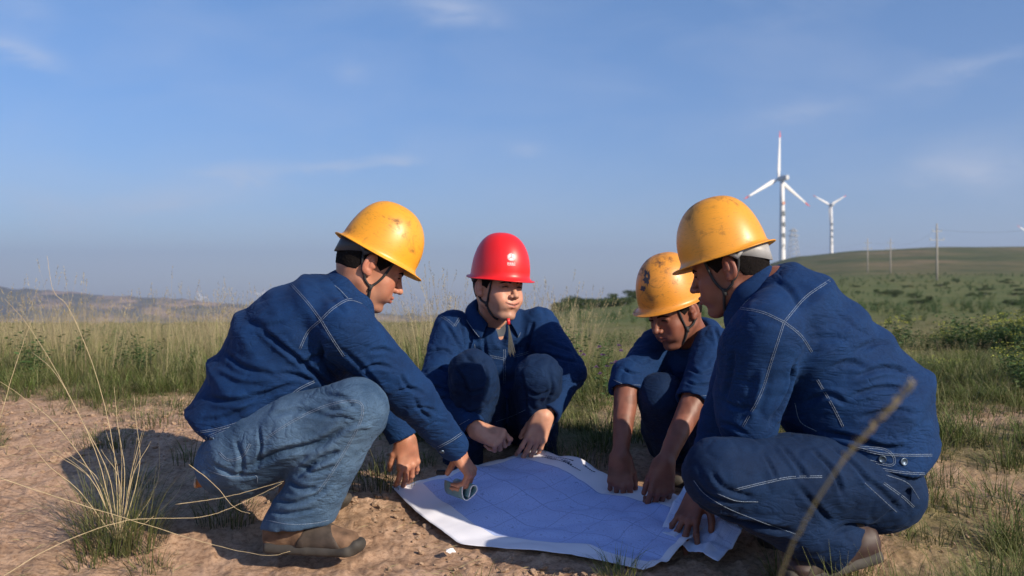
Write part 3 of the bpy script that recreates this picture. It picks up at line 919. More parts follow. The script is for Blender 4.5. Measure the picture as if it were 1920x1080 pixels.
def hand_sdf(wr, D, Nn, side, curls, spread=0.10, thumb=(0.5, 0.45, 0.35), h=0.0027, elbow=None, fore=(0.027, 0.040), scale=1.0, length=0.12):
    """curls: four lists of three bend angles in degrees; thumb: (out along S, forward, towards the palm)"""
    wr = np.array(wr); D = unit(D); Nn = np.array(Nn, dtype=float); Nn = unit(Nn - D * (Nn @ D))
    S = np.cross(Nn, D) if side == 'R' else np.cross(D, Nn)
    k_ = scale
    lo, hi = wr - 0.21 * k_, wr + 0.21 * k_
    if elbow is not None:
        e = np.array(elbow); dirn = unit(e - wr); e2 = wr + dirn * min(length, np.linalg.norm(e - wr))
        lo = np.minimum(lo, e2 - 0.06); hi = np.maximum(hi, e2 + 0.06)
    s = SDF(lo, hi, h)
    P = lambda d, ss, n: wr + (D * d + S * ss + Nn * n) * k_
    bases = [(0.088, 0.031), (0.092, 0.010), (0.087, -0.011), (0.078, -0.030)]
    lens = [(0.043, 0.026, 0.021), (0.047, 0.030, 0.022), (0.043, 0.027, 0.021), (0.034, 0.020, 0.019)]
    rads = [0.0098, 0.0100, 0.0094, 0.0083]
    for i, (bd, bs) in enumerate(bases):
        s.put(cap(P(0.004, bs * 0.62, 0), P(bd, bs, 0.000), 0.0150 * k_, 0.0122 * k_, (Nn, 0.86)), 0.014)
    s.put(ell(P(0.028, 0.022, -0.010), np.array((0.034, 0.018, 0.015)) * k_, [D * 0.9 + S * 0.3, S, Nn]), 0.014)
    s.put(ell(P(0.035, -0.022, -0.007), np.array((0.034, 0.012, 0.012)) * k_, [D, S, Nn]), 0.012)
    # wrist and forearm
    if elbow is not None:
        fl = (Nn, 0.74)
        s.put(cap(wr, e2, fore[0], fore[0] + (fore[1] - fore[0]) * min(1.0, length / max(np.linalg.norm(np.array(elbow) - wr), 1e-3) * 1.3), None), 0.016)
        s.put(cap(P(0.0, 0, 0), P(0.02, 0, 0), fore[0] * 0.98, 0.026, fl), 0.02)
    for i in range(4):
        p = P(bases[i][0], bases[i][1], 0.001)
        sp = (1.3 - i) * spread
        d = unit(D * math.cos(sp) + S * math.sin(sp)); nrm = Nn.copy()
        r0 = rads[i] * k_
        s.put(ell(p, (r0 * 1.18,) * 3), 0.006)
        for j in range(3):
            a = R(curls[i][j])
            d2 = d * math.cos(a) - nrm * math.sin(a); nrm = nrm * math.cos(a) + d * math.sin(a); d = d2
            q = p + d * lens[i][j] * k_
            r1 = r0 * (0.94, 0.90, 0.84)[j]
            s.put(cap(p, q, r0, r1), 0.0025 if j else 0.005)
            if j < 2: s.put(ell(q + nrm * 0.0012, (r1 * 1.10,) * 3), 0.002)
            else:     # nail: a shallow flat on the back of the fingertip
                s.put(ell(q + nrm * (r1 * 1.02) - d * 0.001, (0.0075, 0.0055, 0.0020), [d, np.cross(d, nrm), nrm]), 0.001, 's')
            p, r0 = q, r1
    # thumb
    o, fw, pl = thumb
    p = P(0.012, 0.020, -0.006); d1 = unit(S * o + D * fw - Nn * pl * 0.7)
    q = p + d1 * 0.042 * k_; s.put(cap(p, q, 0.0150 * k_, 0.0122 * k_), 0.012)
    d2 = unit(S * o * 0.55 + D * (fw + 0.25) - Nn * pl * 1.1)
    q2 = q + d2 * 0.032 * k_; s.put(cap(q, q2, 0.0118 * k_, 0.0104 * k_), 0.004)
    d3 = unit(S * o * 0.15 + D * (fw + 0.4) - Nn * pl * 1.6)
    q3 = q2 + d3 * 0.025 * k_; s.put(cap(q2, q3, 0.0106 * k_, 0.0090 * k_), 0.003)
    return s

# ---- hard hat, own frame like the head's, origin on the head's origin
def helmet_mesh(name, mat, parent, M):
    nT, nS = 72, 22
    V = []
    RF, RB, RS, H, zb = 0.122, 0.122, 0.105, 0.157, 0.050
    prof = [i / nS for i in range(nS + 1)]
    rows = []
    for s_ in prof:
        a = s_ * math.pi / 2 * 0.985
        rows.append((math.sin(a) ** 0.81, zb + H * (math.cos(a) ** 0.93)))
    inner = 0
    for (rr, z) in rows:
        for k in range(nT):
            th = 2 * math.pi * k / nT; c, s = math.cos(th), math.sin(th)
            rx = (RF if c > 0 else RB) * rr
            lean = 0.004 * math.sin(min(1, (z - zb) / H) * math.pi)
            dip = -0.010 * (s * s) * (1 - (z - zb) / H) + (-0.004 * c * (1 - (z - zb) / H))
            V.append(Vector((rx * c + lean, RS * rr * s, z + dip)))
    for (t, drop) in ((0.10, 0.0045), (0.30, 0.0085), (0.60, 0.0115), (0.90, 0.0125), (1.0, 0.0115)):
        for k in range(nT):
            th = 2 * math.pi * k / nT; c, s = math.cos(th), math.sin(th)
            bw = 0.010 + 0.019 * max(0, c) ** 2.2 + 0.011 * max(0, -c) ** 2
            v = V[nS * nT + k]
            out = Vector((c / (RF if c > 0 else RB), s / RS, 0)).normalized()
            dr = drop * (1.0 + 0.8 * max(0, c) ** 3)
            V.append(v + out * bw * t + Vector((0, 0, -dr)))
    nr = nS + 1 + 5
    Fq = [(i * nT + k, (i + 1) * nT + k, (i + 1) * nT + (k + 1) % nT, i * nT + (k + 1) % nT) for i in range(nr - 1) for k in range(nT)]
    o = mesh_obj(name, V, Fq, mat, parent)
    sm = o.modifiers.new('thickness', 'SOLIDIFY'); sm.thickness = 0.003; sm.offset = -1
    # raised rim bead
    rim = [V[(nr - 1) * nT + k] for k in range(nT)]
    o.matrix_world = M
    o.matrix_local = M if parent is None else M
    return o, V, Fq, rim

def strap_path(bv, pts, off=0.002):
    out = []
    for p in catmull(pts, 6):
        q = bv.find_nearest(Vector(p))
        out.append(q[0] + q[1] * off)
    return out

def build_person(name, label, spec):
    """spec holds joints as world points; returns the body object"""
    S = spec
    parts_V, parts_Q, parts_T = [], [], []
    def addpart(V, Q, T=None):
        off = sum(len(v) for v in parts_V)
        parts_V.append(V); parts_Q.append(Q + off)
        parts_T.append(T if T is not None else np.ones((len(V), 4)))
    # ---------- head
    MH = head_frame(S['head'], S['face'], S['pitch'], S.get('roll', 0))
    MI = MH.inverted()
    neck_l = MI @ Vector(S['neck'])
    hs_ = head_sdf(neck_l, wide=S.get('wide', 1.0), smile=S.get('smile', False))
    V, Q = hs_.mesh(1)
    headV_l, headQ = V.copy(), Q
    T = head_tint(V, S.get('smile', False))
    RM = np.array(MH.to_3x3()); TR = np.array(MH.translation)
    addpart(V @ RM.T + TR, Q, T)
    # hair from the same field
    hh = SDF((-0.15, -0.105, -0.10), (0.12, 0.105, 0.15), 0.003)
    k = S.get('hair_len', 0.0015)
    hd = head_sdf(neck_l, h=0.003, wide=S.get('wide', 1.0))
    # resample on its own grid by slicing the shared lattice
    X, Y, Z = hd.ax[0][:, None, None], hd.ax[1][None, :, None], hd.ax[2][None, None, :]
    hl = np.interp(hd.ax[0], [-0.14, -0.07, -0.045, -0.030, 0.004, 0.022, 0.040, 0.055, 0.10], [-0.036, -0.036, -0.030, 0.006, 0.004, -0.006, 0.020, 0.048, 0.058])[:, None, None]
    nn_ = 0.0012 * np.sin(X * 900 + 2 * np.sin(Y * 700)) * np.sin(Z * 800)
    hd.D = np.maximum(np.maximum(hd.D - k + nn_, (hl - Z) * 0.7), np.abs(Y) - 0.0795 + 0 * X).astype(np.float32)
    hv, hq = hd.mesh(0)
    # ---------- hands and forearms
    for hnd in S['hands']:
        sd = hand_sdf(**hnd)
        V, Q = sd.mesh(1)
        T = np.ones((len(V), 4)); dk = npnoise(V, 60, 2)
        V = V + normals(V, Q) * (0.0012 * npnoise(V, 26, 6) + 0.0007 * npnoise(V, (70, 70, 30), 7))[:, None]
        grime = smooth01((npnoise(V, 22, 11) - .05) / .3); T[:, :3] *= (1 - .22 * grime)[:, None]
        T[:, 1] *= 1 - 0.06 * dk; T[:, 2] *= 1 - 0.06 * dk
        addpart(V, Q, T)
    # ---------- the rest of the body, under the clothes
    tor = S['torso']
    allp = np.array([t[0] for t in tor])
    jl = [np.array(p) for a in S['arms'] for p in (a['S'], a['E'], a['W'])] + [np.array(p) for g in S['legs'] for p in (g['H'], g['K'], g['A'])]
    allj = np.array(list(allp) + jl)
    lo, hi = allj.min(0) - 0.26, allj.max(0) + 0.26
    bsd = SDF(lo, hi, 0.011)
    for i in range(len(tor) - 1):
        a, b = tor[i], tor[i + 1]; q = 0.80
        bsd.put(lseg(a[0], b[0], np.array(a[1]) * q, np.array(b[1]) * q, np.array(a[2]) * q, np.array(b[2]) * q), 0.03)
    bsd.put(cap(tor[-1][0], S['neck'], 0.05, 0.05), 0.03)
    for a in S['arms']:
        bsd.put(cap(a['S'], a['E'], a['r'][0] * 0.62, a['r'][1] * 0.6), 0.02); bsd.put(cap(a['E'], a['W'], a['r'][1] * 0.6, 0.02), 0.02)
    for g in S['legs']:
        bsd.put(cap(g['H'], g['K'], g['r'][0] * 0.72, g['r'][1] * 0.68), 0.03); bsd.put(cap(g['K'], g['A'], g['r'][1] * 0.66, 0.035), 0.02)
    V, Q = bsd.mesh(1); addpart(V, Q)
    body = np_mesh('person', np.concatenate(parts_V), np.concatenate(parts_Q), S['skin'])
    set_attr(body.data, 'tint', np.concatenate(parts_T), 'FLOAT_COLOR')
    tag(body, label, 'person', 'workers squatting round the plan')
    hair = np_mesh('hair', hv @ RM.T + TR, hq, M_HAIR, body)
    hbv = bvh_of(headV_l, headQ)
    for y in (-1, 1):
        mb = MB()
        pts = [hbv.find_nearest(Vector(p))[0] for p in ((0.093, y * 0.012, 0.0165), (0.088, y * 0.028, 0.0215), (0.074, y * 0.047, 0.0165))]
        pts = catmull(pts, 5)
        mb.tube([MH @ Vector(p) for p in pts], [0.0014 + 0.0024 * math.sin(math.pi * min(1, i / (len(pts) - 1) * 0.8 + 0.15)) for i in range(len(pts))], 6)
        mb.build('eyebrow', M_HAIR, body)
        mb = MB()
        pts = catmull([Vector((0.0905, y * 0.019, 0.0022)), Vector((0.0890, y * 0.031, 0.0035)), Vector((0.0825, y * 0.0445, 0.0008))], 5)
        pts = [hbv.find_nearest(Vector(p))[0] for p in pts]
        mb.tube([MH @ Vector(p) for p in pts], 0.0021, 5)
        mb.build('eyelid', M_HAIR, body)
    # ---------- hat
    hat, hV, hF, rim = helmet_mesh('hard_hat', S['hat'], body, MH @ Matrix.Rotation(R(S.get('hat_tilt', 0)), 4, 'Y'))
    hbv2 = hbv
    mb = MB()
    # headband: low at the nape
    nT = 48; strip = []
    for row in (0, 1):
        for k in range(nT):
            th = 2 * math.pi * k / nT; c, s = math.cos(th), math.sin(th)
            bk = max(0, -c) ** 1.5
            z = (0.056, 0.034 - 0.040 * bk)[row]
            rr = 1.0 + (0.0 if row == 0 else 0.01)
            strip.append(Vector(((0.101 if c > 0 else 0.1125) * rr * c - 0.006, 0.083 * rr * s, z)))
    mb.add(strip, [(k, (k + 1) % nT, nT + (k + 1) % nT, nT + k) for k in range(nT)])
    hb = mb.build('headband', S.get('band', M_BAND), hat); sm = hb.modifiers.new('t', 'SOLIDIFY'); sm.thickness = 0.003
    for y in (-1, 1):
        mb = MB()
        j = (0.020, y * 0.068, -0.060) if not S.get('strap_low') else (0.030, y * 0.066, -0.085)
        for pts in ([(0.052, y * 0.074, 0.042), (0.040, y * 0.072, -0.010), j],
                    [(-0.050, y * 0.079, 0.040), (-0.036, y * 0.077, -0.010), (-0.010, y * 0.074, -0.044), j],
                    [j, (0.030, y * 0.055, -0.100), (0.030, y * 0.022, -0.128)]):
            path = strap_path(hbv, pts)
            path = [p + Vector((0, y * 0.001, 0)) for p in path]
            mb.tube(path, 0.0042, 6)
        q = hbv.find_nearest(Vector(j)); mb.add(*tube_data([q[0] + q[1] * 0.002 + Vector((0, 0, 0.009)), q[0] + q[1] * 0.002 - Vector((0, 0, 0.010))], 0.0065, 8))
        mb.build('chin_strap', S.get('strapm', M_STRAP), hat)
        mb = MB()
        mb.tube([Vector((-0.020, y * 0.086, 0.046)), Vector((-0.045, y * 0.086, 0.022)), Vector((-0.060, y * 0.084, 0.040))], 0.009, 6)
        mb.build('strap_clip', S.get('clip', M_BAND), hat)
    # ---------- jacket
    jl = [np.array(p) for a in S['arms'] for p in (a['S'], a['E'], a['W'])]
    pts = np.array(list(allp) + jl)
    js = SDF(pts.min(0) - 0.24, pts.max(0) + 0.24, 0.0054)
    for i in range(len(tor) - 1):
        a, b = tor[i], tor[i + 1]
        js.put(lseg(a[0], b[0], a[1], b[1], a[2], b[2], 0.45), 0.03)
    for a in S['arms']:
        s0, e0, w0 = [np.array(a[k]) for k in 'SEW']
        js.put(cap(s0, e0, a['r'][0], a['r'][1]), 0.035)
        end = e0 + (w0 - e0) * a.get('upto', 1.0)
        rE = a['r'][1]; rW = a['r'][2]
        dirn = unit(w0 - e0)
        js.put(cap(e0, end + dirn * 0.03, rE, rW), 0.02)
        c0 = end - dirn * a.get('cuff', 0.045)
        js.put(cap(c0, end + dirn * 0.03, rW + 0.004, rW + 0.004), 0.003)
        rb = rW + 0.07
        js.cut(end, dirn, np.minimum(c0, end + dirn * 0.08) - rb, np.maximum(c0, end + dirn * 0.08) + rb) if a.get('docut', True) else None
        js.put(cap(end - dirn * 0.012, end + dirn * 0.05, rW - 0.008, rW - 0.006), 0.003, 's')
    for c in S.get('extra', []): js.put(*c)
    # hem cut
    hc, hn = S['hem']
    js.cut(hc, hn, np.array(hc) - 0.33, np.array(hc) + 0.33)
    nk = np.array(S['neck']); nd = unit(np.array(S['head']) - nk)
    js.put(cap(nk + nd * 0.0, nk + nd * 0.12, 0.062, 0.068), 0.012, 's')
    for c in S.get('open', []): js.put(*c)
    V, Q = js.mesh(1)
    V, wear = sculpt(V, Q, S.get('jfolds', []), S.get('jamp', 0.0028), S.get('jns', (7, 7, 11)), S.get('seed', 1.0))
    jk = np_mesh('jacket', V, Q, S.get('jmat', M_JACKET), body)
    set_attr(jk.data, 'wear', wear)
    stitch(V, Q, S.get('jseams', []), jk)
    for b in S.get('buttons', []): disc(V, Q, b[0], b[1], b[2], 0.003, 'button', M_BUTTON, jk)
    jbv = bvh_of(V, Q)
    # collar
    if S.get('collar', True):
        f0 = Vector(S['colf']); nd_ = Vector(nd); f0 = (f0 - nd_ * f0.dot(nd_)).normalized(); l0 = nd_.cross(f0)
        rings = S.get('colprof', [(0.066, -0.012), (0.068, 0.018), (0.072, 0.034), (0.082, 0.036), (0.098, 0.014), (0.110, -0.010)])
        gap = S.get('colgap', 38); n = 40
        Vc = []
        for (rr, hgt) in rings:
            for k in range(n):
                a = R(gap + (360 - 2 * gap) * k / (n - 1))
                fr = max(0, math.cos(a))
                drop = 0.030 * fr ** 2 + S.get('colback', 0.0) * max(0, -math.cos(a))
                point = 1 + 0.30 * (max(0, math.cos(a)) ** 3) * (rr > 0.09)
                Vc.append(Vector(nk) + (f0 * math.cos(a) + l0 * math.sin(a)) * rr * point + nd_ * (hgt - drop + 0.003 * math.sin(a * 5)))
        Fc = [(i * n + k, i * n + k + 1, (i + 1) * n + k + 1, (i + 1) * n + k) for i in range(len(rings) - 1) for k in range(n - 1)]
        co = mesh_obj('collar', Vc, Fc, S.get('jmat', M_JACKET), body)
        sm = co.modifiers.new('t', 'SOLIDIFY'); sm.thickness = 0.004
        sb = co.modifiers.new('s', 'SUBSURF'); sb.levels = 1; sb.render_levels = 1
        lastr = len(rings) - 1
        edge = [Vc[lastr * n + k] for k in range(n)]
        mb = MB()
        ins = [Vc[lastr * n + k].lerp(Vc[(lastr - 1) * n + k], 0.25) for k in range(n)]
        outw = [p + (p - Vector(nk)).normalized() * 0.003 + nd_ * 0.002 for p in ins]
        mb.tube(outw, 0.0009, 4); mb.build('collar_stitching', M_STITCH, co)
    # ---------- trousers
    jl = [np.array(p) for g in S['legs'] for p in (g['H'], g['K'], g['A'])]
    pts = np.array(jl + [np.array(c[0]) for c in S['seat']])
    ts = SDF(pts.min(0) - 0.22, pts.max(0) + 0.22, 0.0062)
    for c in S['seat']: ts.put(ell(*c), 0.04)
    for g in S['legs']:
        h0, k0, a0 = [np.array(g[k]) for k in 'HKA']
        r = g['r']
        m0 = (h0 + k0) / 2
        leg = SDF(pts.min(0) - 0.22, pts.max(0) + 0.22, 0.0062)
        leg.put(cap(h0, m0, r[0], (r[0] + r[1]) / 2 + 0.008), 0.02); leg.put(cap(m0, k0, (r[0] + r[1]) / 2 + 0.008, r[1]), 0.02)
        mc = k0 + (a0 - k0) * 0.38
        leg.put(cap(k0, mc, r[1] * 0.97, r[2]), 0.02)
        leg.put(cap(mc, a0, r[2], r[3]), 0.02)
        dirn = unit(a0 - k0)
        leg.put(cap(a0 - dirn * 0.02, a0 + dirn * 0.05, r[3] + 0.003, r[3] + 0.004), 0.006)
        hemn = unit(g.get('hemn', dirn))
        leg.cut(a0, hemn, a0 - 0.16, a0 + 0.16)
        leg.put(cap(a0 - hemn * 0.012, a0 + hemn * 0.05, r[3] - 0.014, r[3] - 0.012), 0.002, 's')
        k_ = 0.014
        hh_ = np.clip(0.5 + 0.5 * (ts.D - leg.D) / k_, 0, 1)
        ts.D = (ts.D * (1 - hh_) + leg.D * hh_ - k_ * hh_ * (1 - hh_)).astype(np.float32)
    V, Q = ts.mesh(2)
    V, wear = sculpt(V, Q, S.get('tfolds', []), S.get('tamp', 0.0035), S.get('tns', (8, 8, 9)), S.get('seed', 1.0) + 20)
    tr = np_mesh('trousers', V, Q, S.get('tmat', M_TROUS), body)
    set_attr(tr.data, 'wear', wear)
    stitch(V, Q, S.get('tseams', []), tr)
    for b in S.get('tbuttons', []): disc(V, Q, b[0], b[1], b[2], 0.002, 'rivet', M_BUTTON, tr)
    # ---------- shoes
    for sh in S['shoes']:
        build_shoe(sh, body)
    return dict(body=body, hat=hat, MH=MH, jacket=jk, jV=(V, Q), head=hbv, jbv=jbv)

def build_shoe(sh, parent):
    heel, toe = np.array(sh['heel']), np.array(sh['toe'])
    F_ = unit(toe - heel); Zu = np.array(sh.get('up', (0, 0, 1.0))); Zu = unit(Zu - F_ * (Zu @ F_)); Sd = np.cross(Zu, F_)
    L = np.linalg.norm(toe - heel)
    P = lambda f, s, u: heel + F_ * f * L + Sd * s + Zu * u
    s = SDF(np.minimum(heel, toe) - 0.13, np.maximum(heel, toe) + 0.15, 0.005)
    s.put(lseg(P(0.10, 0, 0.045), P(0.45, 0.0, 0.05), Sd * 0.036, Sd * 0.040, Zu * 0.048, Zu * 0.050), 0.02)
    s.put(lseg(P(0.45, 0, 0.05), P(0.86, 0.004, 0.034), Sd * 0.040, Sd * 0.046, Zu * 0.052, Zu * 0.033, 1.0), 0.02)
    s.put(cap(P(0.24, 0, 0.06), P(0.28, 0, 0.115), 0.040, 0.040), 0.02)
    s.cut(P(0, 0, 0.018), -Zu); s.cut(P(0, 0, 0.135), Zu)
    V, Q = s.mesh(1)
    nn_ = normals(V, Q); V = V + nn_ * (0.0022 * npnoise(V, 34, 3))[:, None] - nn_ * (0.002 * np.clip(npnoise(V, (12, 12, 70), 8) - .15, 0, 1))[:, None]
    o = np_mesh('shoe', V, Q, sh.get('mat', M_LEATH), parent)
    s = SDF(np.minimum(heel, toe) - 0.10, np.maximum(heel, toe) + 0.12, 0.005)
    s.put(lseg(P(0.10, 0, 0.012), P(0.5, 0, 0.012), Sd * 0.042, Sd * 0.043, Zu * 0.030, Zu * 0.028), 0.01)
    s.put(lseg(P(0.5, 0, 0.012), P(0.88, 0.004, 0.016), Sd * 0.043, Sd * 0.050, Zu * 0.028, Zu * 0.028, 1.0), 0.01)
    s.put(ell(P(0.97, 0.004, 0.030), (0.022, 0.036, 0.022), [F_, Sd, Zu]), 0.012)
    s.cut(P(0, 0, 0.0), -Zu)
    s.cut(P(0, 0, 0.045), Zu)
    V, Q = s.mesh(1)
    np_mesh('sole', V, Q, M_SOLE, o)
    s = SDF(np.minimum(heel, toe) - 0.13, np.maximum(heel, toe) + 0.15, 0.005)
    s.put(lseg(P(0.10, 0, 0.045), P(0.45, 0.0, 0.05), Sd * 0.0385, Sd * 0.0425, Zu * 0.050, Zu * 0.052), 0.02)
    s.put(lseg(P(0.45, 0, 0.05), P(0.86, 0.004, 0.034), Sd * 0.0425, Sd * 0.0485, Zu * 0.054, Zu * 0.035, 1.0), 0.02)
    s.cut(P(0, 0, 0.02), -Zu); s.cut(P(0.42, 0, 0.078), unit(Zu + F_ * -0.25)); s.cut(P(0.80, 0, 0.05), unit(F_ + Zu * 0.8)); s.cut(P(0.40, 0, 0.03), unit(-F_ + Zu * .6))
    V, Q = s.mesh(1)
    if len(V): np_mesh('side_panel', V, Q, M_PANEL, o)
    mb = MB()
    for i in range(4):
        f = 0.42 + i * 0.085
        arc = [P(f, Sx * 0.034, 0.052 + 0.055 * math.cos(Sx * 1.35) - 0.035 * (i * 0.26) + 0.003) for Sx in (-1, -0.6, -0.2, 0.2, 0.6, 1)]
        mb.tube(arc, 0.0028, 6)
    mb.build('laces', M_STRAP, o)
# ------------------------------------------------------------------ the four men
def st(px, py, d, ex, ey, lat, L, k=1.0):
    L = unit(L); e1 = np.array([ex / FPX * d, 0, -ey / FPX * d]) * k
    e1 = e1 - L * (e1 @ L)
    return (np.array(W(px, py, d)), e1, L * lat)

def pw(px, py, d): return np.array(W(px, py, d))

# ---- left man
LA = (0.30, -0.95, 0)
A = dict(
    head=W(697, 501, 3.0), face=(0.95, 0.24), pitch=26, neck=W(655, 563, 3.0), skin=M_SKIN_A, hat=M_YEL1, wide=0.98,
    torso=[st(442, 812, 3.0, -72, 26, .180, LA), st(474, 742, 3.0, -80, 8, .180, LA), st(525, 676, 3.0, -104, -42, .185, LA),
           st(578, 628, 3.0, -82, -76, .195, LA), st(612, 577, 3.0, -46, -62, .190, LA), st(640, 558, 3.0, -30, -44, .12, LA)],
    arms=[dict(S=pw(646, 617, 2.83), E=pw(772, 742, 2.96), W=pw(855, 842, 3.14), r=(.088, .068, .044), cuff=0.05),
          dict(S=pw(610, 590, 3.17), E=pw(722, 748, 3.34), W=pw(757, 822, 3.33), r=(.080, .062, .046), cuff=0.05)],
    legs=[dict(H=pw(460, 848, 2.90), K=pw(668, 768, 2.78), A=pw(560, 982, 2.86), r=(.112, .088, .080, .092), hemn=(0.10, 0, -1)),
          dict(H=pw(470, 840, 3.14), K=pw(680, 778, 3.28), A=pw(580, 925, 3.28), r=(.115, .082, .07, .078), hemn=(0, 0, -1))],
    seat=[(pw(448, 862, 2.99), (.115, .165, .10), None), (pw(440, 872, 2.95), (.10, .11, .085), None), (pw(475, 855, 2.97), (.10, .15, .105), None)],
    hem=(W(425, 822, 3.0), (0.40, 0, -0.91)),
    colf=(0.9, 0.25, -0.35), colgap=30, colback=-0.008, colprof=[(0.066, -0.01), (0.068, 0.022), (0.072, 0.046), (0.080, 0.048), (0.090, 0.028), (0.102, 0.004)],
    hands=[dict(wr=pw(857, 843, 3.15), elbow=pw(772, 742, 2.96), D=(.50, .12, -.86), Nn=(.80, -.25, .45), side='R',
                curls=[(48, 38, 22), (50, 42, 22), (52, 44, 24), (54, 44, 24)], spread=.05, thumb=(.35, .55, 1.1), fore=(.026, .034), length=.06),
           dict(wr=pw(762, 824, 3.34), elbow=pw(722, 748, 3.34), D=(.10, .02, -1), Nn=(.42, -.85, .1), side='L',
                curls=[(22, 25, 12), (24, 22, 12), (24, 24, 12), (28, 26, 14)], spread=.07, thumb=(.55, .75, .35), fore=(.026, .034), length=.06)],
    shoes=[dict(heel=W(492, 1030, 2.86), toe=W(676, 1040, 2.80)),
           dict(heel=W(530, 948, 3.32), toe=W(648, 952, 3.18))],
    tmat=M_JEANS, seed=1.0, tamp=.0022,
    jfolds=[([(480, 610), (530, 650), (590, 700), (625, 735)], .010, -.012), ([(560, 690), (600, 668), (640, 700)], .010, -.008),
            ([(690, 660), (720, 655), (742, 664)], .007, -.008), ([(668, 700), (705, 685), (738, 692)], .008, -.008),
            ([(600, 640), (612, 690), (650, 730)], .011, -.012), ([(640, 655), (680, 690), (720, 740)], .010, -.007),
            ([(520, 700), (560, 705), (600, 720)], .009, -.007), ([(385, 745), (440, 752), (500, 738), (560, 716)], .010, -.009),
            ([(420, 660), (460, 690), (520, 705)], .010, -.007), ([(372, 790), (430, 780), (490, 752)], .008, -.007),
            ([(752, 700), (762, 722), (790, 740)], .007, -.008), ([(775, 745), (790, 770), (812, 790)], .007, -.006),
            ([(740, 735), (775, 728), (800, 742)], .006, -.006), ([(770, 765), (800, 765), (826, 775)], .006, -.005),
            ([(800, 800), (820, 790), (845, 795)], .005, -.004), ([(590, 525), (620, 560), (650, 590)], .012, -.004),
            ([(450, 600), (500, 612), (540, 600)], .012, -.004), ([(405, 690), (450, 710), (500, 715)], .010, .005)],
    jseams=[([(545, 532), (575, 565), (602, 600)],), ([(602, 600), (620, 630), (645, 668)],), ([(602, 600), (625, 578), (655, 562), (685, 570)],),
            ([(602, 600), (578, 622), (562, 655)],), ([(356, 812), (400, 806), (440, 795), (485, 776)],), ([(355, 838), (400, 838), (440, 828)],),
            ([(386, 820), (396, 836), (440, 826), (436, 802), (386, 820)],), ([(822, 838), (845, 826), (866, 812)],),
            ([(690, 740), (715, 735)], False), ([(590, 715), (560, 730), (530, 755)],)],
    buttons=[(400, 824, .010), (829, 846, .008)],
    tfolds=[([(460, 880), (520, 850), (600, 830), (650, 800)], .012, -.012), ([(555, 890), (600, 862), (640, 845)], .010, -.014),
            ([(500, 780), (560, 770), (620, 780)], .010, -.006), ([(600, 740), (640, 745), (672, 770)], .009, -.006),
            ([(608, 770), (640, 765), (665, 755)], .006, -.007), ([(610, 785), (640, 782), (668, 790)], .006, -.006),
            ([(486, 800), (490, 840), (480, 880)], .007, -.007), ([(540, 900), (565, 915), (600, 915)], .009, -.009),
            ([(515, 935), (550, 942), (590, 930), (625, 905)], .008, -.009), ([(505, 958), (545, 962), (600, 952)], .007, -.008),
            ([(560, 870), (590, 885), (640, 870)], .008, -.007), ([(440, 820), (455, 860), (450, 900)], .009, -.006),
            ([(400, 870), (440, 890), (490, 890)], .010, -.006), ([(650, 810), (675, 800), (700, 800)], .009, .005)],
    tseams=[([(480, 835), (540, 795), (600, 765), (650, 752), (678, 758), (676, 790), (650, 840), (620, 890), (595, 925)],),
            ([(412, 848), (430, 862), (455, 855), (470, 832)],), ([(390, 880), (430, 893), (478, 890), (484, 905)], False),
            ([(500, 974), (545, 982), (590, 980), (618, 974)], False)],
)
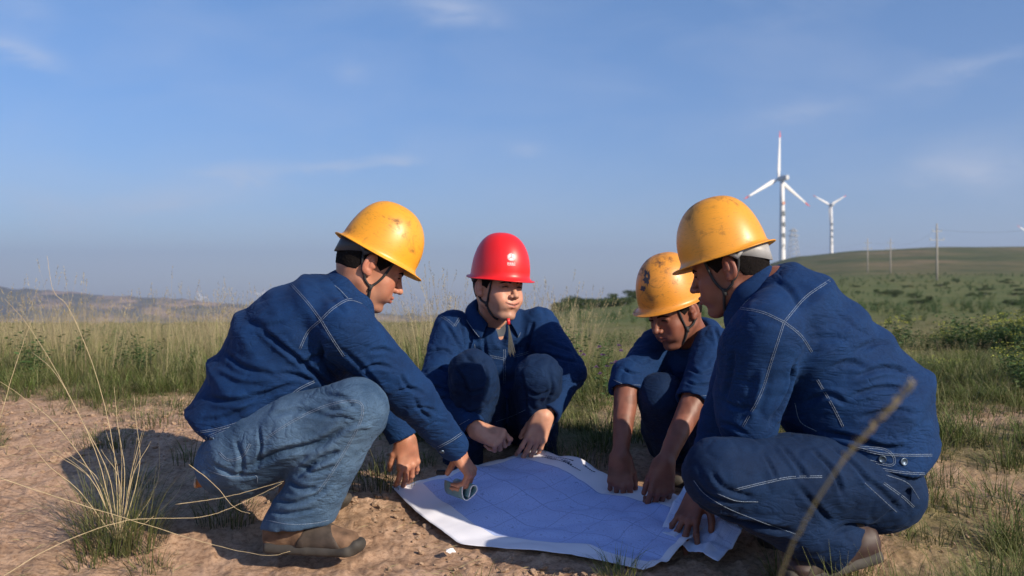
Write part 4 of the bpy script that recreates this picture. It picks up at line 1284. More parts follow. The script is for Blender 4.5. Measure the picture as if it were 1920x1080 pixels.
# ---- man in the red hat
LB = (-0.96, -0.28, 0)
def stb(px, py, d, w, dep, tilt=(0, 0)):
    l = unit((0.97, 0.24, 0)); back = unit((-0.24, 0.97, 0.25))
    return (pw(px, py, d), l * (w / FPX * d), back * dep)
Bm = dict(
    head=W(936, 540, 3.72), face=(0.58, -0.81), pitch=0, roll=-2, neck=W(926, 592, 3.80), skin=M_SKIN_B, hat=M_RED, smile=True, wide=1.07, hat_tilt=3,
    torso=[stb(945, 855, 4.02, 76, .15), stb(945, 800, 4.02, 76, .15), stb(942, 730, 3.98, 80, .14), stb(935, 660, 3.90, 86, .13),
           stb(930, 617, 3.85, 78, .105), stb(928, 595, 3.83, 46, .085)],
    arms=[dict(S=pw(850, 618, 3.80), E=pw(818, 718, 3.62), W=pw(890, 804, 3.48), r=(.078, .064, .044), cuff=.05),
          dict(S=pw(1010, 612, 3.84), E=pw(1066, 698, 3.72), W=pw(1024, 776, 3.56), r=(.076, .064, .046), cuff=.05)],
    legs=[dict(H=pw(912, 835, 4.0), K=pw(887, 702, 3.50), A=pw(868, 872, 3.66), r=(.10, .085, .072, .07)),
          dict(H=pw(985, 835, 4.02), K=pw(1010, 708, 3.56), A=pw(1008, 868, 3.72), r=(.10, .083, .072, .07))],
    seat=[(pw(948, 850, 4.05), (.17, .13, .10), None)],
    hem=(W(945, 850, 4.0), (0.0, 0.1, -1)),
    colf=(0.30, -0.95, 0), colgap=34, colback=0,
    open=[((ell(pw(946, 628, 3.70), (.030, .075, .070), [unit((1, 0.2, 0)), unit((-.2, 1, 0.3)), unit((0, -.3, 1))])), .012, 's')],
    hands=[dict(wr=pw(893, 806, 3.47), elbow=pw(818, 718, 3.62), D=(.86, -.12, -.30), Nn=(.12, -.70, .62), side='R',
                curls=[(45, 55, 25), (72, 80, 40), (78, 85, 45), (82, 85, 45)], spread=.02, thumb=(.35, .8, .55), fore=(.026, .034), length=.07),
           dict(wr=pw(1020, 780, 3.55), elbow=pw(1066, 698, 3.72), D=(-.36, -.12, -.93), Nn=(.15, -.97, .05), side='L',
                curls=[(18, 22, 10), (20, 20, 10), (22, 20, 12), (26, 22, 12)], spread=.06, thumb=(.40, .85, .45), fore=(.026, .034), length=.06)],
    shoes=[dict(heel=W(872, 900, 3.74), toe=W(866, 925, 3.50), mat=M_DSHOE), dict(heel=W(1012, 892, 3.80), toe=W(1006, 905, 3.55), mat=M_DSHOE)],
    seed=5.0, jamp=.0042, jns=(8, 8, 8),
    jfolds=[([(800, 660), (830, 655), (850, 665)], .007, -.009), ([(792, 700), (820, 690), (845, 700)], .008, -.009), ([(830, 600), (850, 630), (868, 660)], .010, -.008),
            ([(860, 590), (872, 640), (870, 680)], .010, -.010), ([(795, 730), (820, 725), (846, 735)], .006, -.008), ([(815, 750), (840, 745), (862, 752)], .006, -.007),
            ([(1000, 600), (992, 640), (985, 680)], .010, -.009), ([(1020, 640), (1050, 650), (1075, 660)], .008, -.008), ([(1010, 662), (1050, 672), (1085, 680)], .008, -.009),
            ([(1040, 720), (1060, 715), (1085, 718)], .006, -.007), ([(905, 620), (910, 660), (915, 700)], .008, -.006), ([(965, 640), (968, 670), (962, 700)], .006, -.007),
            ([(860, 780), (875, 770), (890, 775)], .005, -.005)],
    jseams=[([(826, 592), (842, 602), (852, 612)],), ([(852, 612), (862, 596)],), ([(946, 655), (946, 690), (945, 720)],), ([(918, 668), (940, 672), (946, 674)],),
            ([(964, 668), (980, 664), (992, 660)],), ([(968, 700), (972, 720)], False), ([(862, 796), (880, 786)], False), ([(890, 645), (893, 690)], False)],
    tfolds=[([(860, 720), (885, 735), (915, 725)], .010, -.007), ([(985, 730), (1010, 742), (1035, 730)], .010, -.007), ([(852, 690), (870, 715), (880, 750)], .008, -.008), ([(905, 680), (915, 710), (905, 750)], .008, -.008), ([(860, 760), (880, 775), (905, 765)], .008, -.008), ([(975, 700), (985, 730), (985, 770)], .008, -.008), ([(1030, 700), (1035, 730), (1020, 760)], .008, -.007), ([(870, 668), (890, 680), (912, 672)], .009, -.004)],
    tseams=[([(930, 790), (960, 780), (985, 768)], False)],
    tamp=.005)
# ---- man behind, head bowed
def stc(px, py, d, w, dep):
    l = unit((0.80, -0.60, 0.0)); back = unit((0.60, 0.80, 0.2))
    return (pw(px, py, d), l * (w / FPX * d), back * dep)
Cm = dict(
    head=W(1263, 583, 3.46), face=(-0.80, -0.60), pitch=24, neck=W(1300, 640, 3.56), skin=M_SKIN_D, hat=M_YEL3, hat_tilt=-6,
    torso=[stc(1300, 860, 3.72, 66, .14), stc(1302, 800, 3.70, 74, .14), stc(1300, 730, 3.66, 84, .14), stc(1296, 670, 3.62, 88, .13), stc(1298, 640, 3.60, 84, .11), stc(1300, 620, 3.59, 50, .09)],
    arms=[dict(S=pw(1230, 655, 3.60), E=pw(1176, 722, 3.46), W=pw(1162, 872, 3.30), r=(.074, .060, .058), upto=.10, cuff=.07),
          dict(S=pw(1338, 650, 3.46), E=pw(1308, 735, 3.34), W=pw(1243, 886, 3.18), r=(.074, .060, .060), upto=.14, cuff=.07)],
    legs=[dict(H=pw(1270, 850, 3.74), K=pw(1238, 742, 3.44), A=pw(1266, 872, 3.58), r=(.10, .080, .066, .066)),
          dict(H=pw(1330, 850, 3.66), K=pw(1330, 775, 3.36), A=pw(1335, 895, 3.46), r=(.10, .080, .068, .068))],
    seat=[(pw(1310, 860, 3.76), (.16, .14, .10), None)],
    hem=(W(1300, 850, 3.7), (0, 0.1, -1)),
    colf=(-.75, -.62, -.1), colgap=24,
    hands=[dict(wr=pw(1162, 856, 3.30), elbow=pw(1176, 722, 3.46), D=(-.02, -.22, -1), Nn=(-.10, -.97, .1), side='R',
                curls=[(34, 62, 34), (38, 66, 36), (42, 68, 38), (48, 70, 38)], spread=.05, thumb=(.45, .75, .35), fore=(.0255, .046), length=.30, scale=1.02),
           dict(wr=pw(1245, 868, 3.18), elbow=pw(1308, 735, 3.34), D=(-.14, -.20, -1), Nn=(.12, -.97, .1), side='L',
                curls=[(32, 60, 34), (36, 64, 36), (42, 66, 38), (48, 70, 38)], spread=.05, thumb=(.35, .8, .45), fore=(.0255, .047), length=.30, scale=1.02)],
    shoes=[dict(heel=W(1300, 905, 3.62), toe=W(1262, 915, 3.44), mat=M_DSHOE), dict(heel=W(1360, 912, 3.52), toe=W(1325, 930, 3.3), mat=M_DSHOE)],
    seed=9.0, jamp=.0038, jns=(9, 9, 9),
    jfolds=[([(1165, 690), (1185, 700), (1205, 700)], .006, -.008), ([(1180, 670), (1200, 680), (1222, 675)], .008, -.008), ([(1290, 690), (1315, 700), (1340, 695)], .008, -.008),
            ([(1285, 715), (1310, 722), (1335, 718)], .006, -.008), ([(1335, 600), (1345, 630), (1350, 655)], .008, -.007), ([(1250, 680), (1260, 720), (1262, 760)], .010, -.008)],
    jseams=[([(1150, 712), (1170, 720), (1200, 722)], False), ([(1284, 748), (1310, 752), (1332, 750)], False), ([(1146, 728), (1170, 736), (1196, 738)], False),
            ([(1280, 735), (1310, 742), (1335, 740)], False)],
    tamp=.003)
# ---- right man, nearest the camera
LD = (-0.34, -0.94, 0)
Dm = dict(
    head=W(1366, 506, 2.75), face=(-0.93, 0.36), pitch=15, neck=W(1418, 565, 2.74), skin=M_SKIN_D, hat=M_YEL2, band=M_BANDG, clip=M_BANDG, wide=1.0,
    torso=[st(1662, 872, 2.72, 84, 20, .205, LD), st(1620, 785, 2.72, 128, 2, .195, LD), st(1565, 706, 2.72, 122, -32, .195, LD), st(1520, 642, 2.72, 90, -70, .205, LD),
           st(1476, 574, 2.72, 44, -70, .195, LD), st(1444, 538, 2.72, 30, -58, .13, LD)],
    arms=[dict(S=pw(1440, 628, 2.53), E=pw(1402, 782, 2.58), W=pw(1400, 880, 2.80), r=(.094, .078, .05), cuff=.05, docut=False),
          dict(S=pw(1420, 600, 2.92), E=pw(1352, 790, 3.00), W=pw(1312, 918, 2.97), r=(.085, .064, .046), cuff=.05)],
    legs=[dict(H=pw(1625, 905, 2.64), K=pw(1348, 888, 2.50), A=pw(1575, 1030, 2.60), r=(.120, .090, .084, .078), hemn=(.75, .1, -.65)),
          dict(H=pw(1640, 880, 2.88), K=pw(1410, 880, 3.02), A=pw(1545, 990, 3.0), r=(.12, .085, .07, .07))],
    seat=[(pw(1650, 915, 2.73), (.112, .165, .105), None), (pw(1615, 932, 2.70), (.13, .14, .095), None)],
    hem=(W(1680, 876, 2.72), (-0.20, 0, -1)),
    colf=(-.85, .3, -.35), colgap=30, colback=-.004, colprof=[(0.068, -0.01), (0.070, 0.03), (0.074, 0.062), (0.082, 0.064), (0.092, 0.04), (0.104, 0.012)],
    extra=[(cap(pw(1450, 590, 2.58), pw(1404, 650, 2.56), .070, .070), .03), (cap(pw(1404, 650, 2.56), pw(1385, 740, 2.60), .070, .066), .03)],
    hands=[dict(wr=pw(1306, 928, 2.97), elbow=pw(1352, 790, 3.00), D=(-.40, -.50, -.64), Nn=(-.42, -.55, .72), side='R',
                curls=[(8, 28, 16), (8, 26, 16), (10, 26, 16), (14, 30, 16)], spread=.24, thumb=(.75, .65, .30), fore=(.026, .034), length=.07),
           dict(wr=pw(1398, 895, 2.84), elbow=pw(1402, 782, 2.58), D=(-.5, .6, -.5), Nn=(-.3, -.3, .9), side='L',
                curls=[(20, 30, 15)] * 4, spread=.05, thumb=(.5, .6, .4))],
    shoes=[dict(heel=W(1655, 1042, 2.62), toe=W(1475, 1095, 2.58), mat=M_DSHOE, up=(.25, 0, 1)), dict(heel=W(1585, 1010, 3.02), toe=W(1430, 1030, 2.97), mat=M_DSHOE)],
    seed=13.0, jns=(6, 6, 10), jamp=.0028,
    jfolds=[([(1600, 660), (1650, 640), (1690, 650)], .010, -.009), ([(1600, 708), (1660, 690), (1712, 700)], .009, -.010), ([(1590, 745), (1650, 728), (1700, 730)], .008, -.010),
            ([(1610, 785), (1670, 770), (1725, 775)], .009, -.009), ([(1560, 690), (1590, 680), (1630, 690)], .010, -.007), ([(1540, 810), (1590, 820), (1650, 838), (1700, 840)], .009, -.013),
            ([(1490, 680), (1475, 740), (1440, 800)], .012, -.015), ([(1430, 690), (1420, 740), (1405, 790)], .012, .007), ([(1375, 650), (1370, 700), (1355, 760)], .010, -.006),
            ([(1560, 580), (1600, 610), (1640, 640)], .012, -.005), ([(1500, 760), (1550, 740), (1590, 760)], .010, -.007), ([(1450, 525), (1480, 545), (1500, 580)], .012, -.006),
            ([(1345, 790), (1375, 800), (1400, 815)], .007, -.007), ([(1350, 750), (1385, 765), (1420, 765)], .008, -.006), ([(1520, 640), (1560, 632), (1600, 640)], .012, -.005)],
    jseams=[([(1556, 526), (1510, 558), (1470, 604)],), ([(1388, 578), (1430, 586), (1470, 604)],), ([(1470, 604), (1500, 628), (1522, 660)],),
            ([(1470, 604), (1450, 665), (1425, 740), (1392, 800)],), ([(1600, 838), (1650, 850), (1700, 853), (1746, 853)],), ([(1590, 858), (1650, 878), (1700, 886), (1748, 888)],),
            ([(1610, 838), (1655, 842), (1674, 856), (1668, 872), (1610, 858)],), ([(1532, 712), (1560, 760), (1580, 800)],), ([(1490, 755), (1500, 790), (1530, 808)], False)],
    buttons=[(1653, 860, .010), (1693, 865, .010)],
    tfolds=[([(1520, 840), (1560, 880), (1580, 930)], .009, -.011), ([(1460, 830), (1490, 865), (1510, 900)], .009, -.007), ([(1550, 830), (1600, 870), (1640, 920)], .009, -.009),
            ([(1295, 935), (1340, 960), (1420, 985), (1500, 1000)], .012, -.013), ([(1300, 900), (1330, 930), (1380, 945)], .008, -.006), ([(1330, 880), (1360, 915), (1420, 935)], .008, -.007),
            ([(1430, 850), (1445, 875), (1455, 900)], .006, -.006), ([(1490, 905), (1530, 950), (1560, 985)], .009, -.007), ([(1620, 890), (1660, 930), (1690, 960)], .009, -.006),
            ([(1560, 1000), (1590, 985), (1630, 985)], .009, -.01)],
    tseams=[([(1375, 918), (1430, 905), (1480, 895), (1540, 893)],), ([(1345, 925), (1380, 938), (1420, 940)], False), ([(1300, 900), (1320, 925), (1360, 950), (1420, 975), (1490, 1000)], False),
            ([(1655, 905), (1690, 930), (1712, 950)],), ([(1660, 890), (1700, 905), (1722, 935)], False), ([(1620, 905), (1680, 960)], False)],
    tamp=.0038)

PEOPLE = {}
PEOPLE['A'] = build_person('A', 'leftmost person squatting in profile, faded jeans, denim jacket, yellow hard hat and brown shoes', A)
PEOPLE['B'] = build_person('B', 'smiling person in navy denim and a red hard hat squatting behind the plan', Bm)
PEOPLE['C'] = build_person('C', 'person with bowed head, grimiest yellow hard hat, rolled sleeves and bare forearms', Cm)
PEOPLE['D'] = build_person('D', 'rightmost and largest person squatting in navy denim with a scuffed yellow hard hat', Dm)

def hat_extras():
    # emblem and writing on the red hat
    P = PEOPLE['B']; hat = P['hat']
    me = hat.data
    Vh = np.array([hat.matrix_world @ v.co for v in me.vertices]); Fh = [tuple(p.vertices) for p in me.polygons]
    bv = BVHTree.FromPolygons([Vector(v) for v in Vh], Fh)
    inv = hat.matrix_world.inverted()
    c, nn = shoot(bv, 958.5, 482)
    if nn.dot(CAMP - c) < 0: nn = -nn
    up = P['MH'].to_3x3() @ Vector((0, 0, 1)); up = (up - nn * up.dot(nn)).normalized(); rt = up.cross(nn)
    def onhat(u, v, off=0.0012):
        p = c + rt * u + up * v
        q = bv.find_nearest(p)
        n_ = q[1] if q[1].dot(CAMP - q[0]) > 0 else -q[1]
        return inv @ (q[0] + n_ * off)
    mb = MB()
    sc = 0.0115 / 0.0115
    for k in range(18):       # ray petals round the disc
        a = 2 * math.pi * k / 18
        ca, sa = math.cos(a), math.sin(a); r0, r1, w = 0.0100, 0.0150, 0.0013
        q = [(r0, -w), (r1, -w * .8), (r1, w * .8), (r0, w)]
        mb.add([onhat(ca * r - sa * t, sa * r + ca * t) for r, t in q], [(0, 1, 2, 3)])
    # disc in three lobes with a Y-shaped split
    for (a0, a1, rr) in ((-26, 84, .0105), (96, 206, .0105), (216, 324, .0112)):
        ring = [(math.cos(R(a0 + (a1 - a0) * i / 8)), math.sin(R(a0 + (a1 - a0) * i / 8))) for i in range(9)]
        V = [onhat(0.0012 * math.cos(R((a0 + a1) / 2)), 0.0012 * math.sin(R((a0 + a1) / 2)) - 0.001)] + [onhat(x * rr, y * rr) for x, y in ring]
        mb.add(V, [(0, i, i + 1) for i in range(1, 9)])
    mb.build('emblem', M_WHITEP, hat, smooth=False)
    for body, size, dy in (('国电电力', 0.0082, -0.0262), ('GUODIAN', 0.0050, -0.0318)):
        cu = bpy.data.curves.new('lettering', 'FONT'); cu.body = body; cu.size = size; cu.align_x = 'CENTER'; cu.resolution_u = 2
        cu.offset = 0.00012 if size > .006 else 0.0001
        to = bpy.data.objects.new('lettering', cu); COL.objects.link(to)
        bpy.context.view_layer.update()
        dg = bpy.context.evaluated_depsgraph_get()
        tm = bpy.data.meshes.new_from_object(to.evaluated_get(dg))
        bpy.data.objects.remove(to)
        w = max((v.co.x for v in tm.vertices), default=1) - min((v.co.x for v in tm.vertices), default=0)
        f = 0.030 / max(w, 1e-6)
        for v in tm.vertices:
            v.co = onhat(v.co.x * f, v.co.y * (f if size > .006 else min(f, 1.4)) + dy, 0.0013)
        tm.materials.clear(); tm.materials.append(M_WHITEP)
        link(bpy.data.objects.new('lettering', tm), hat)
    # dangling strap end with red toggle
    M = P['MH']
    mb = MB(); t0 = W(953, 598, 3.62)
    mb.tube([t0 + Vector((0, 0, 0.002)), t0 + Vector((0.0005, 0, -0.020))], [0.0065, 0.0068], 10)
    mb.build('strap_toggle', simple('red_toggle', (0.75, 0.03, 0.03), 0.35), hat).matrix_local = hat.matrix_local.inverted()
    mb = MB()
    for i in range(7):
        u = (i - 3) * 0.0028
        mb.tube(catmull([t0 + Vector((0, 0, -0.018)), t0 + Vector((0.006 + u * .5, -0.004, -0.06)), t0 + Vector((0.012 + u * 1.5, 0.0, -0.125 - 0.006 * (i % 3)))], 6), 0.0013, 4)
    mb.build('strap_tassel', simple('grey_cord', (0.10, 0.10, 0.09), 0.9), hat).matrix_local = hat.matrix_local.inverted()
    # worn dark badge on the grimy hat
    P = PEOPLE['C']; hat = P['hat']; me = hat.data
    Vh = [hat.matrix_world @ v.co for v in me.vertices]
    bv = BVHTree.FromPolygons(Vh, [tuple(p.vertices) for p in me.polygons]); inv = hat.matrix_world.inverted()
    mb = MB()
    for (cx_, cy_, rx, ry) in ((1213, 520, 6, 14), (1206, 541, 5, 5)):
        ring = []
        for k in range(22):
            a = 2 * math.pi * k / 22; j = 1 + 0.28 * math.sin(k * 2.7) + .15 * math.sin(k * 5.1)
            q, n_ = shoot(bv, cx_ + rx * math.cos(a) * j, cy_ + ry * math.sin(a) * j)
            if q is None: continue
            if n_.dot(CAMP - q) < 0: n_ = -n_
            ring.append(inv @ (q + n_ * 0.0010))
        if len(ring) > 5: mb.add(ring, [tuple(range(len(ring)))])
    if mb.V: mb.build('worn_badge', simple('rubbed_ink', (0.06, 0.055, 0.06), 0.6), hat, smooth=False)
    # small white tag on the sleeve
    P = PEOPLE['B']; Vj, Qj = P['jV']; bvj = bvh_of(Vj, Qj); q = [shoot(bvj, x, y) for x, y in ((1026, 622), (1030, 628), (1034, 634))]
    q = [a + n_ * .002 for a, n_ in q if a is not None]
    if len(q) > 1:
        mb = MB(); mb.tube(q, .0042, 6); mb.build('sleeve_tag', M_WHITEP, P['jacket'])
    # T-shirt in the open collar
    P = PEOPLE['B']; body = P['body']
    s = SDF(pw(900, 720, 3.6) , pw(990, 590, 4.0), 0.006)
    lo = np.minimum(pw(895, 720, 3.6), pw(990, 590, 3.95)); hi = np.maximum(pw(990, 590, 3.95), pw(895, 720, 3.6)); hi[1] = 3.98; lo[1] = 3.62
    s = SDF(lo, hi, 0.006)
    s.put(lseg(*[stb(942, 730, 3.98, 80, .14)[0], stb(928, 600, 3.84, 60, .1)[0]], stb(0, 0, 3.9, 70, .1)[1], stb(0, 0, 3.9, 44, .1)[1], stb(0, 0, 3.9, 70, .121)[2], stb(0, 0, 3.9, 70, .092)[2]), 0.01)
    s.put(cap(pw(936, 560, 3.72), pw(940, 626, 3.72), 0.05, 0.045), 0.008, 's')
    V, Q = s.mesh(1)
    np_mesh('t_shirt', V, Q, M_SHIRT, body)
hat_extras()
# ------------------------------------------------------------------ plan sheets on the ground
def paper_mat(name, body_col, edge_col, printed=True):
    m, n, l, b = new_mat(name)
    b.inputs['Roughness'].default_value = 0.62; b.inputs['Specular IOR Level'].default_value = 0.3
    uv = n.new('ShaderNodeTexCoord')
    sp = n.new('ShaderNodeSeparateXYZ'); l.new(uv.outputs['UV'], sp.inputs[0])
    def mth(op, a, b_=None, c=None):
        x = n.new('ShaderNodeMath'); x.operation = op
        for i, v in enumerate((a, b_, c)):
            if v is None: continue
            if isinstance(v, (int, float)): x.inputs[i].default_value = v
            else: l.new(v, x.inputs[i])
        return x.outputs[0]
    U, Vv = sp.outputs[0], sp.outputs[1]
    nz_ = n.new('ShaderNodeTexNoise'); nz_.inputs['Scale'].default_value = 7; nz_.inputs['Detail'].default_value = 3; l.new(uv.outputs['UV'], nz_.inputs['Vector'])
    # bluer field carrying the printed lines; strips outside it stay paler
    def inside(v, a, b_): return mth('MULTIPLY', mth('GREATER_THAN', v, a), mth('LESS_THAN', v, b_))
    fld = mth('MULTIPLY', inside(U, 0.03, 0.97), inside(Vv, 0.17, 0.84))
    z = mth('MULTIPLY', nz_.outputs['Fac'], 26.0); fr = mth('FRACT', z)
    cont = mth('LESS_THAN', fr, 0.10)
    gx = mth('LESS_THAN', mth('FRACT', mth('MULTIPLY', U, 9.0)), 0.025); gy = mth('LESS_THAN', mth('FRACT', mth('MULTIPLY', Vv, 6.0)), 0.03)
    ln = mth('MULTIPLY', mth('MAXIMUM', cont, mth('MAXIMUM', gx, gy)), fld)
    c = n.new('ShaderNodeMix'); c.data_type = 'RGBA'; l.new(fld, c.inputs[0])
    c.inputs[6].default_value = (*edge_col, 1); c.inputs[7].default_value = (*body_col, 1)
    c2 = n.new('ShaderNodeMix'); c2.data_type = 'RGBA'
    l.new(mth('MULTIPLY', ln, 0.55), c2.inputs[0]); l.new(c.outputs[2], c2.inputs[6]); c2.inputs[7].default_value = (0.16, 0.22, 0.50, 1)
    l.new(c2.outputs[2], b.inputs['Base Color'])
    return m

def sheet(name, ctrl, mat, nu=90, nv=60, amp=0.0055, seed=3, curl=None):
    """ctrl: rows of (px,py,d); smooth patch through them, with creases"""
    C = np.array([[pw(*c) for c in r] for r in ctrl])
    def interp1(arr, t):
        n = len(arr) - 1; out = []
        for tt in t:
            x = tt * n; i = min(int(x), n - 1); f = x - i
            p0 = arr[max(i - 1, 0)] if i > 0 else 2 * arr[0] - arr[1]
            p1, p2 = arr[i], arr[i + 1]
            p3 = arr[i + 2] if i + 2 <= n else 2 * arr[n] - arr[n - 1]
            cr = 0.5 * (2 * p1 + (p2 - p0) * f + (2 * p0 - 5 * p1 + 4 * p2 - p3) * f * f + (3 * p1 - p0 - 3 * p2 + p3) * f ** 3)
            out.append(0.25 * cr + 0.75 * (p1 * (1 - f) + p2 * f))
        return np.array(out)
    U = np.linspace(0, 1, nu); Vv = np.linspace(0, 1, nv)
    rows = np.array([interp1(r, Vv) for r in C])          # (R, nv, 3)
    G = np.stack([interp1(rows[:, j], U) for j in range(nv)], 1)   # (nu, nv, 3)
    uu, vv = np.meshgrid(U, Vv, indexing='ij')
    # fold lines of a sheet that had been folded, plus gentle waves
    z = 0
    for a, s_ in ((0.25, 1), (0.5, -1), (0.75, 1)): z = z + s_ * np.maximum(0, 1 - np.abs(uu - a) / 0.11) * 0.009
    z = z + np.maximum(0, 1 - np.abs(vv - 0.5 - .04 * uu) / 0.16) * 0.012 - np.maximum(0, 1 - np.abs(vv - .2 * uu - .1) / 0.07) * 0.006
    z = z + amp * .5 * (np.sin(uu * 9 + 3 * vv + seed) + 0.7 * np.sin(vv * 8 - 4 * uu + seed * 2))
    z = z + amp * 0.9 * np.abs(np.sin(uu * 13 - vv * 11 + seed)) + amp * .7 * np.abs(np.sin(uu * 7 + vv * 17 + 1.3 * np.sin(uu * 9) + seed)) + amp * .35 * np.abs(np.sin(uu * 31 - vv * 9 + 2 * np.sin(vv * 7)))
    G[..., 2] += z
    gnd = gz(G[..., 0], G[..., 1]) + 0.016
    G[..., 2] = np.maximum(G[..., 2], gnd)
    V = G.reshape(-1, 3)
    i = np.arange(nu - 1)[:, None]; j = np.arange(nv - 1)[None, :]
    Q = np.stack([i * nv + j, (i + 1) * nv + j, (i + 1) * nv + j + 1, i * nv + j + 1], -1).reshape(-1, 4)
    o = np_mesh(name, V, Q, mat)
    uvl = o.data.uv_layers.new(name='UVMap')
    uvs = np.stack([uu, vv], -1).reshape(-1, 2)
    uvl.data.foreach_set('uv', uvs[Q.ravel()].astype(np.float32).ravel())
    sm = o.modifiers.new('t', 'SOLIDIFY'); sm.thickness = 0.0006
    return o, G

M_PAP = paper_mat('plan_paper', (0.46, 0.58, 0.94), (0.82, 0.84, 0.93))
M_PAP2 = paper_mat('plan_paper_pale', (0.60, 0.70, 0.93), (0.66, 0.75, 0.94))
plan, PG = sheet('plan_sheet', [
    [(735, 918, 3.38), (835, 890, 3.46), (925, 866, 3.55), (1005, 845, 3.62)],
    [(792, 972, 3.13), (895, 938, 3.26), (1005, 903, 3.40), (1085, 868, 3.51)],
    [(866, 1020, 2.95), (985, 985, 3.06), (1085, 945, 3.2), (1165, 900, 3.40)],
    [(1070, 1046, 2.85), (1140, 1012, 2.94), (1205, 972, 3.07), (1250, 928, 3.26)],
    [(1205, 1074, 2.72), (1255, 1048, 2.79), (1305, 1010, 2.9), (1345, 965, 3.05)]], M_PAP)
tag(plan, 'large creased blue plan spread on the ground between the four men', 'map')
# printed block of text near the far corner
mb = MB()
rt = random.Random(4)
def on_plan(u, v, off=0.0012):
    i = min(max(u, 0), 1) * (PG.shape[0] - 1); j = min(max(v, 0), 1) * (PG.shape[1] - 1)
    a, b = int(min(i, PG.shape[0] - 2)), int(min(j, PG.shape[1] - 2)); fi, fj = i - a, j - b
    p = PG[a, b] * (1 - fi) * (1 - fj) + PG[a + 1, b] * fi * (1 - fj) + PG[a, b + 1] * (1 - fi) * fj + PG[a + 1, b + 1] * fi * fj
    return Vector(p) + Vector((0, 0, off))
for (u0, u1, v) in ((0.14, 0.25, 0.95), (0.10, 0.135, 0.938), (0.20, 0.25, 0.925), (0.10, 0.32, 0.905), (0.30, 0.37, 0.965), (0.22, 0.27, 0.912), (0.12, 0.18, 0.92)):
    x = u0
    while x < u1:
        w = rt.uniform(0.006, 0.014); hgt = rt.uniform(0.006, 0.010)
        mb.add([on_plan(x, v), on_plan(x + w, v), on_plan(x + w, v + hgt), on_plan(x, v + hgt)], [(0, 1, 2, 3)])
        x += w + 0.003
mb.build('printed_text', simple('print_ink', (0.05, 0.06, 0.12), 0.7), plan, smooth=False)
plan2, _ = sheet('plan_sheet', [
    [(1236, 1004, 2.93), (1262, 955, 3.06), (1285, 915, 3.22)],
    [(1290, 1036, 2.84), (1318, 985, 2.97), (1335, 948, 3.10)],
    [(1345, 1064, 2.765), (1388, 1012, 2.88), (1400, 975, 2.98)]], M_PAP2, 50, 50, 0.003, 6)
plan2.location.z += 0.012
tag(plan2, 'smaller paler sheet under the spread fingers by the right man\'s knee', 'map')
# white scrap
mb = MB(); c = W(845, 1026, 2.88)
c.z = gz1(c.x, c.y) + 0.02
rr = random.Random(2)
pts = [(math.cos(a) * 0.014 * rr.uniform(.6, 1.2), math.sin(a) * 0.02 * rr.uniform(.6, 1.2), rr.uniform(0, .012)) for a in np.linspace(0, 6.28, 9)[:-1]]
mb.add([c + Vector(p) for p in pts] + [c + Vector((0, 0, .012))], [(i, (i + 1) % 8, 8) for i in range(8)])
s_ = mb.build('paper_scrap', M_WHITEP, smooth=False); s_.modifiers.new('t', 'SOLIDIFY').thickness = 0.0015
tag(s_, 'small crumpled white scrap lying on the soil in front of the plan', 'litter')
# orange cork-like block behind the left man
mb = MB(); c = W(379, 904, 3.02)
mb.add(*tube_data([c + Vector((-0.018, 0, 0)), c + Vector((0.018, 0.004, 0.002))], 0.016, 8))
o_ = mb.build('bottle_stub', simple('orange_plastic', (0.45, 0.16, 0.05), 0.5)); 
mb = MB(); mb.add(*tube_data([c + Vector((-0.0185, 0, 0)), c + Vector((-0.012, 0, 0))], 0.0175, 8)); mb.build('rim', simple('pale_rim', (0.7, 0.5, 0.35), 0.5), o_)
tag(o_, 'small orange stub sticking out behind the left man\'s jeans', 'litter')

# folded teal booklet in the left man's near hand
def booklet():
    sec = [(365, 700), (358, 760), (362, 830), (382, 880), (418, 902), (455, 885), (500, 850), (545, 805), (572, 755), (568, 708), (538, 688), (500, 700), (478, 745), (468, 800), (452, 860)]
    sec = [(820 + x / 7.71, 820 + y / 7.71) for x, y in sec]
    P0 = [W(p[0], p[1], 3.15) for p in catmull([(a, b) for a, b in sec], 4)]
    ax = Vector((-0.060, 0.085, 0.004))
    V, Fq = [], []
    steps = 6; n = len(P0)
    for i in range(steps):
        for p in P0: V.append(p + ax * (i / (steps - 1)))
    Fq = [(i * n + j, i * n + j + 1, (i + 1) * n + j + 1, (i + 1) * n + j) for i in range(steps - 1) for j in range(n - 1)]
    o = mesh_obj('folded_booklet', V, Fq, simple('teal_cover', (0.16, 0.30, 0.33), 0.35))
    o.modifiers.new('t', 'SOLIDIFY').thickness = 0.0022
    mb = MB(); mb.tube([p - ax * 0.012 for p in P0], 0.0019, 5); mb.build('page_edge', M_WHITEP, o)
    mb = MB(); c = P0[6] + ax * 1.02 + Vector((-0.012, 0, 0.045)); mb.box(c, (0.03, 0.02, 0.016)); b_ = mb.build('clip', M_STRAP, o, smooth=False); b_.modifiers.new('b', 'BEVEL').width = .003
    tag(o, 'small teal booklet curled up inside the left man\'s hand above the plan', 'booklet')
booklet()

# ------------------------------------------------------------------ wind turbines
M_TOWER = simple('turbine_white', (0.78, 0.78, 0.77), 0.5, noise_amt=0.03)
M_NAC = simple('nacelle_grey', (0.55, 0.57, 0.58), 0.5, noise_amt=0.05)
M_TIP = simple('tip_red', (0.70, 0.10, 0.08), 0.5)
M_MARK = simple('tower_mark', (0.18, 0.20, 0.20), 0.7)
M_MARKO = simple('tower_mark_orange', (0.65, 0.30, 0.18), 0.7)

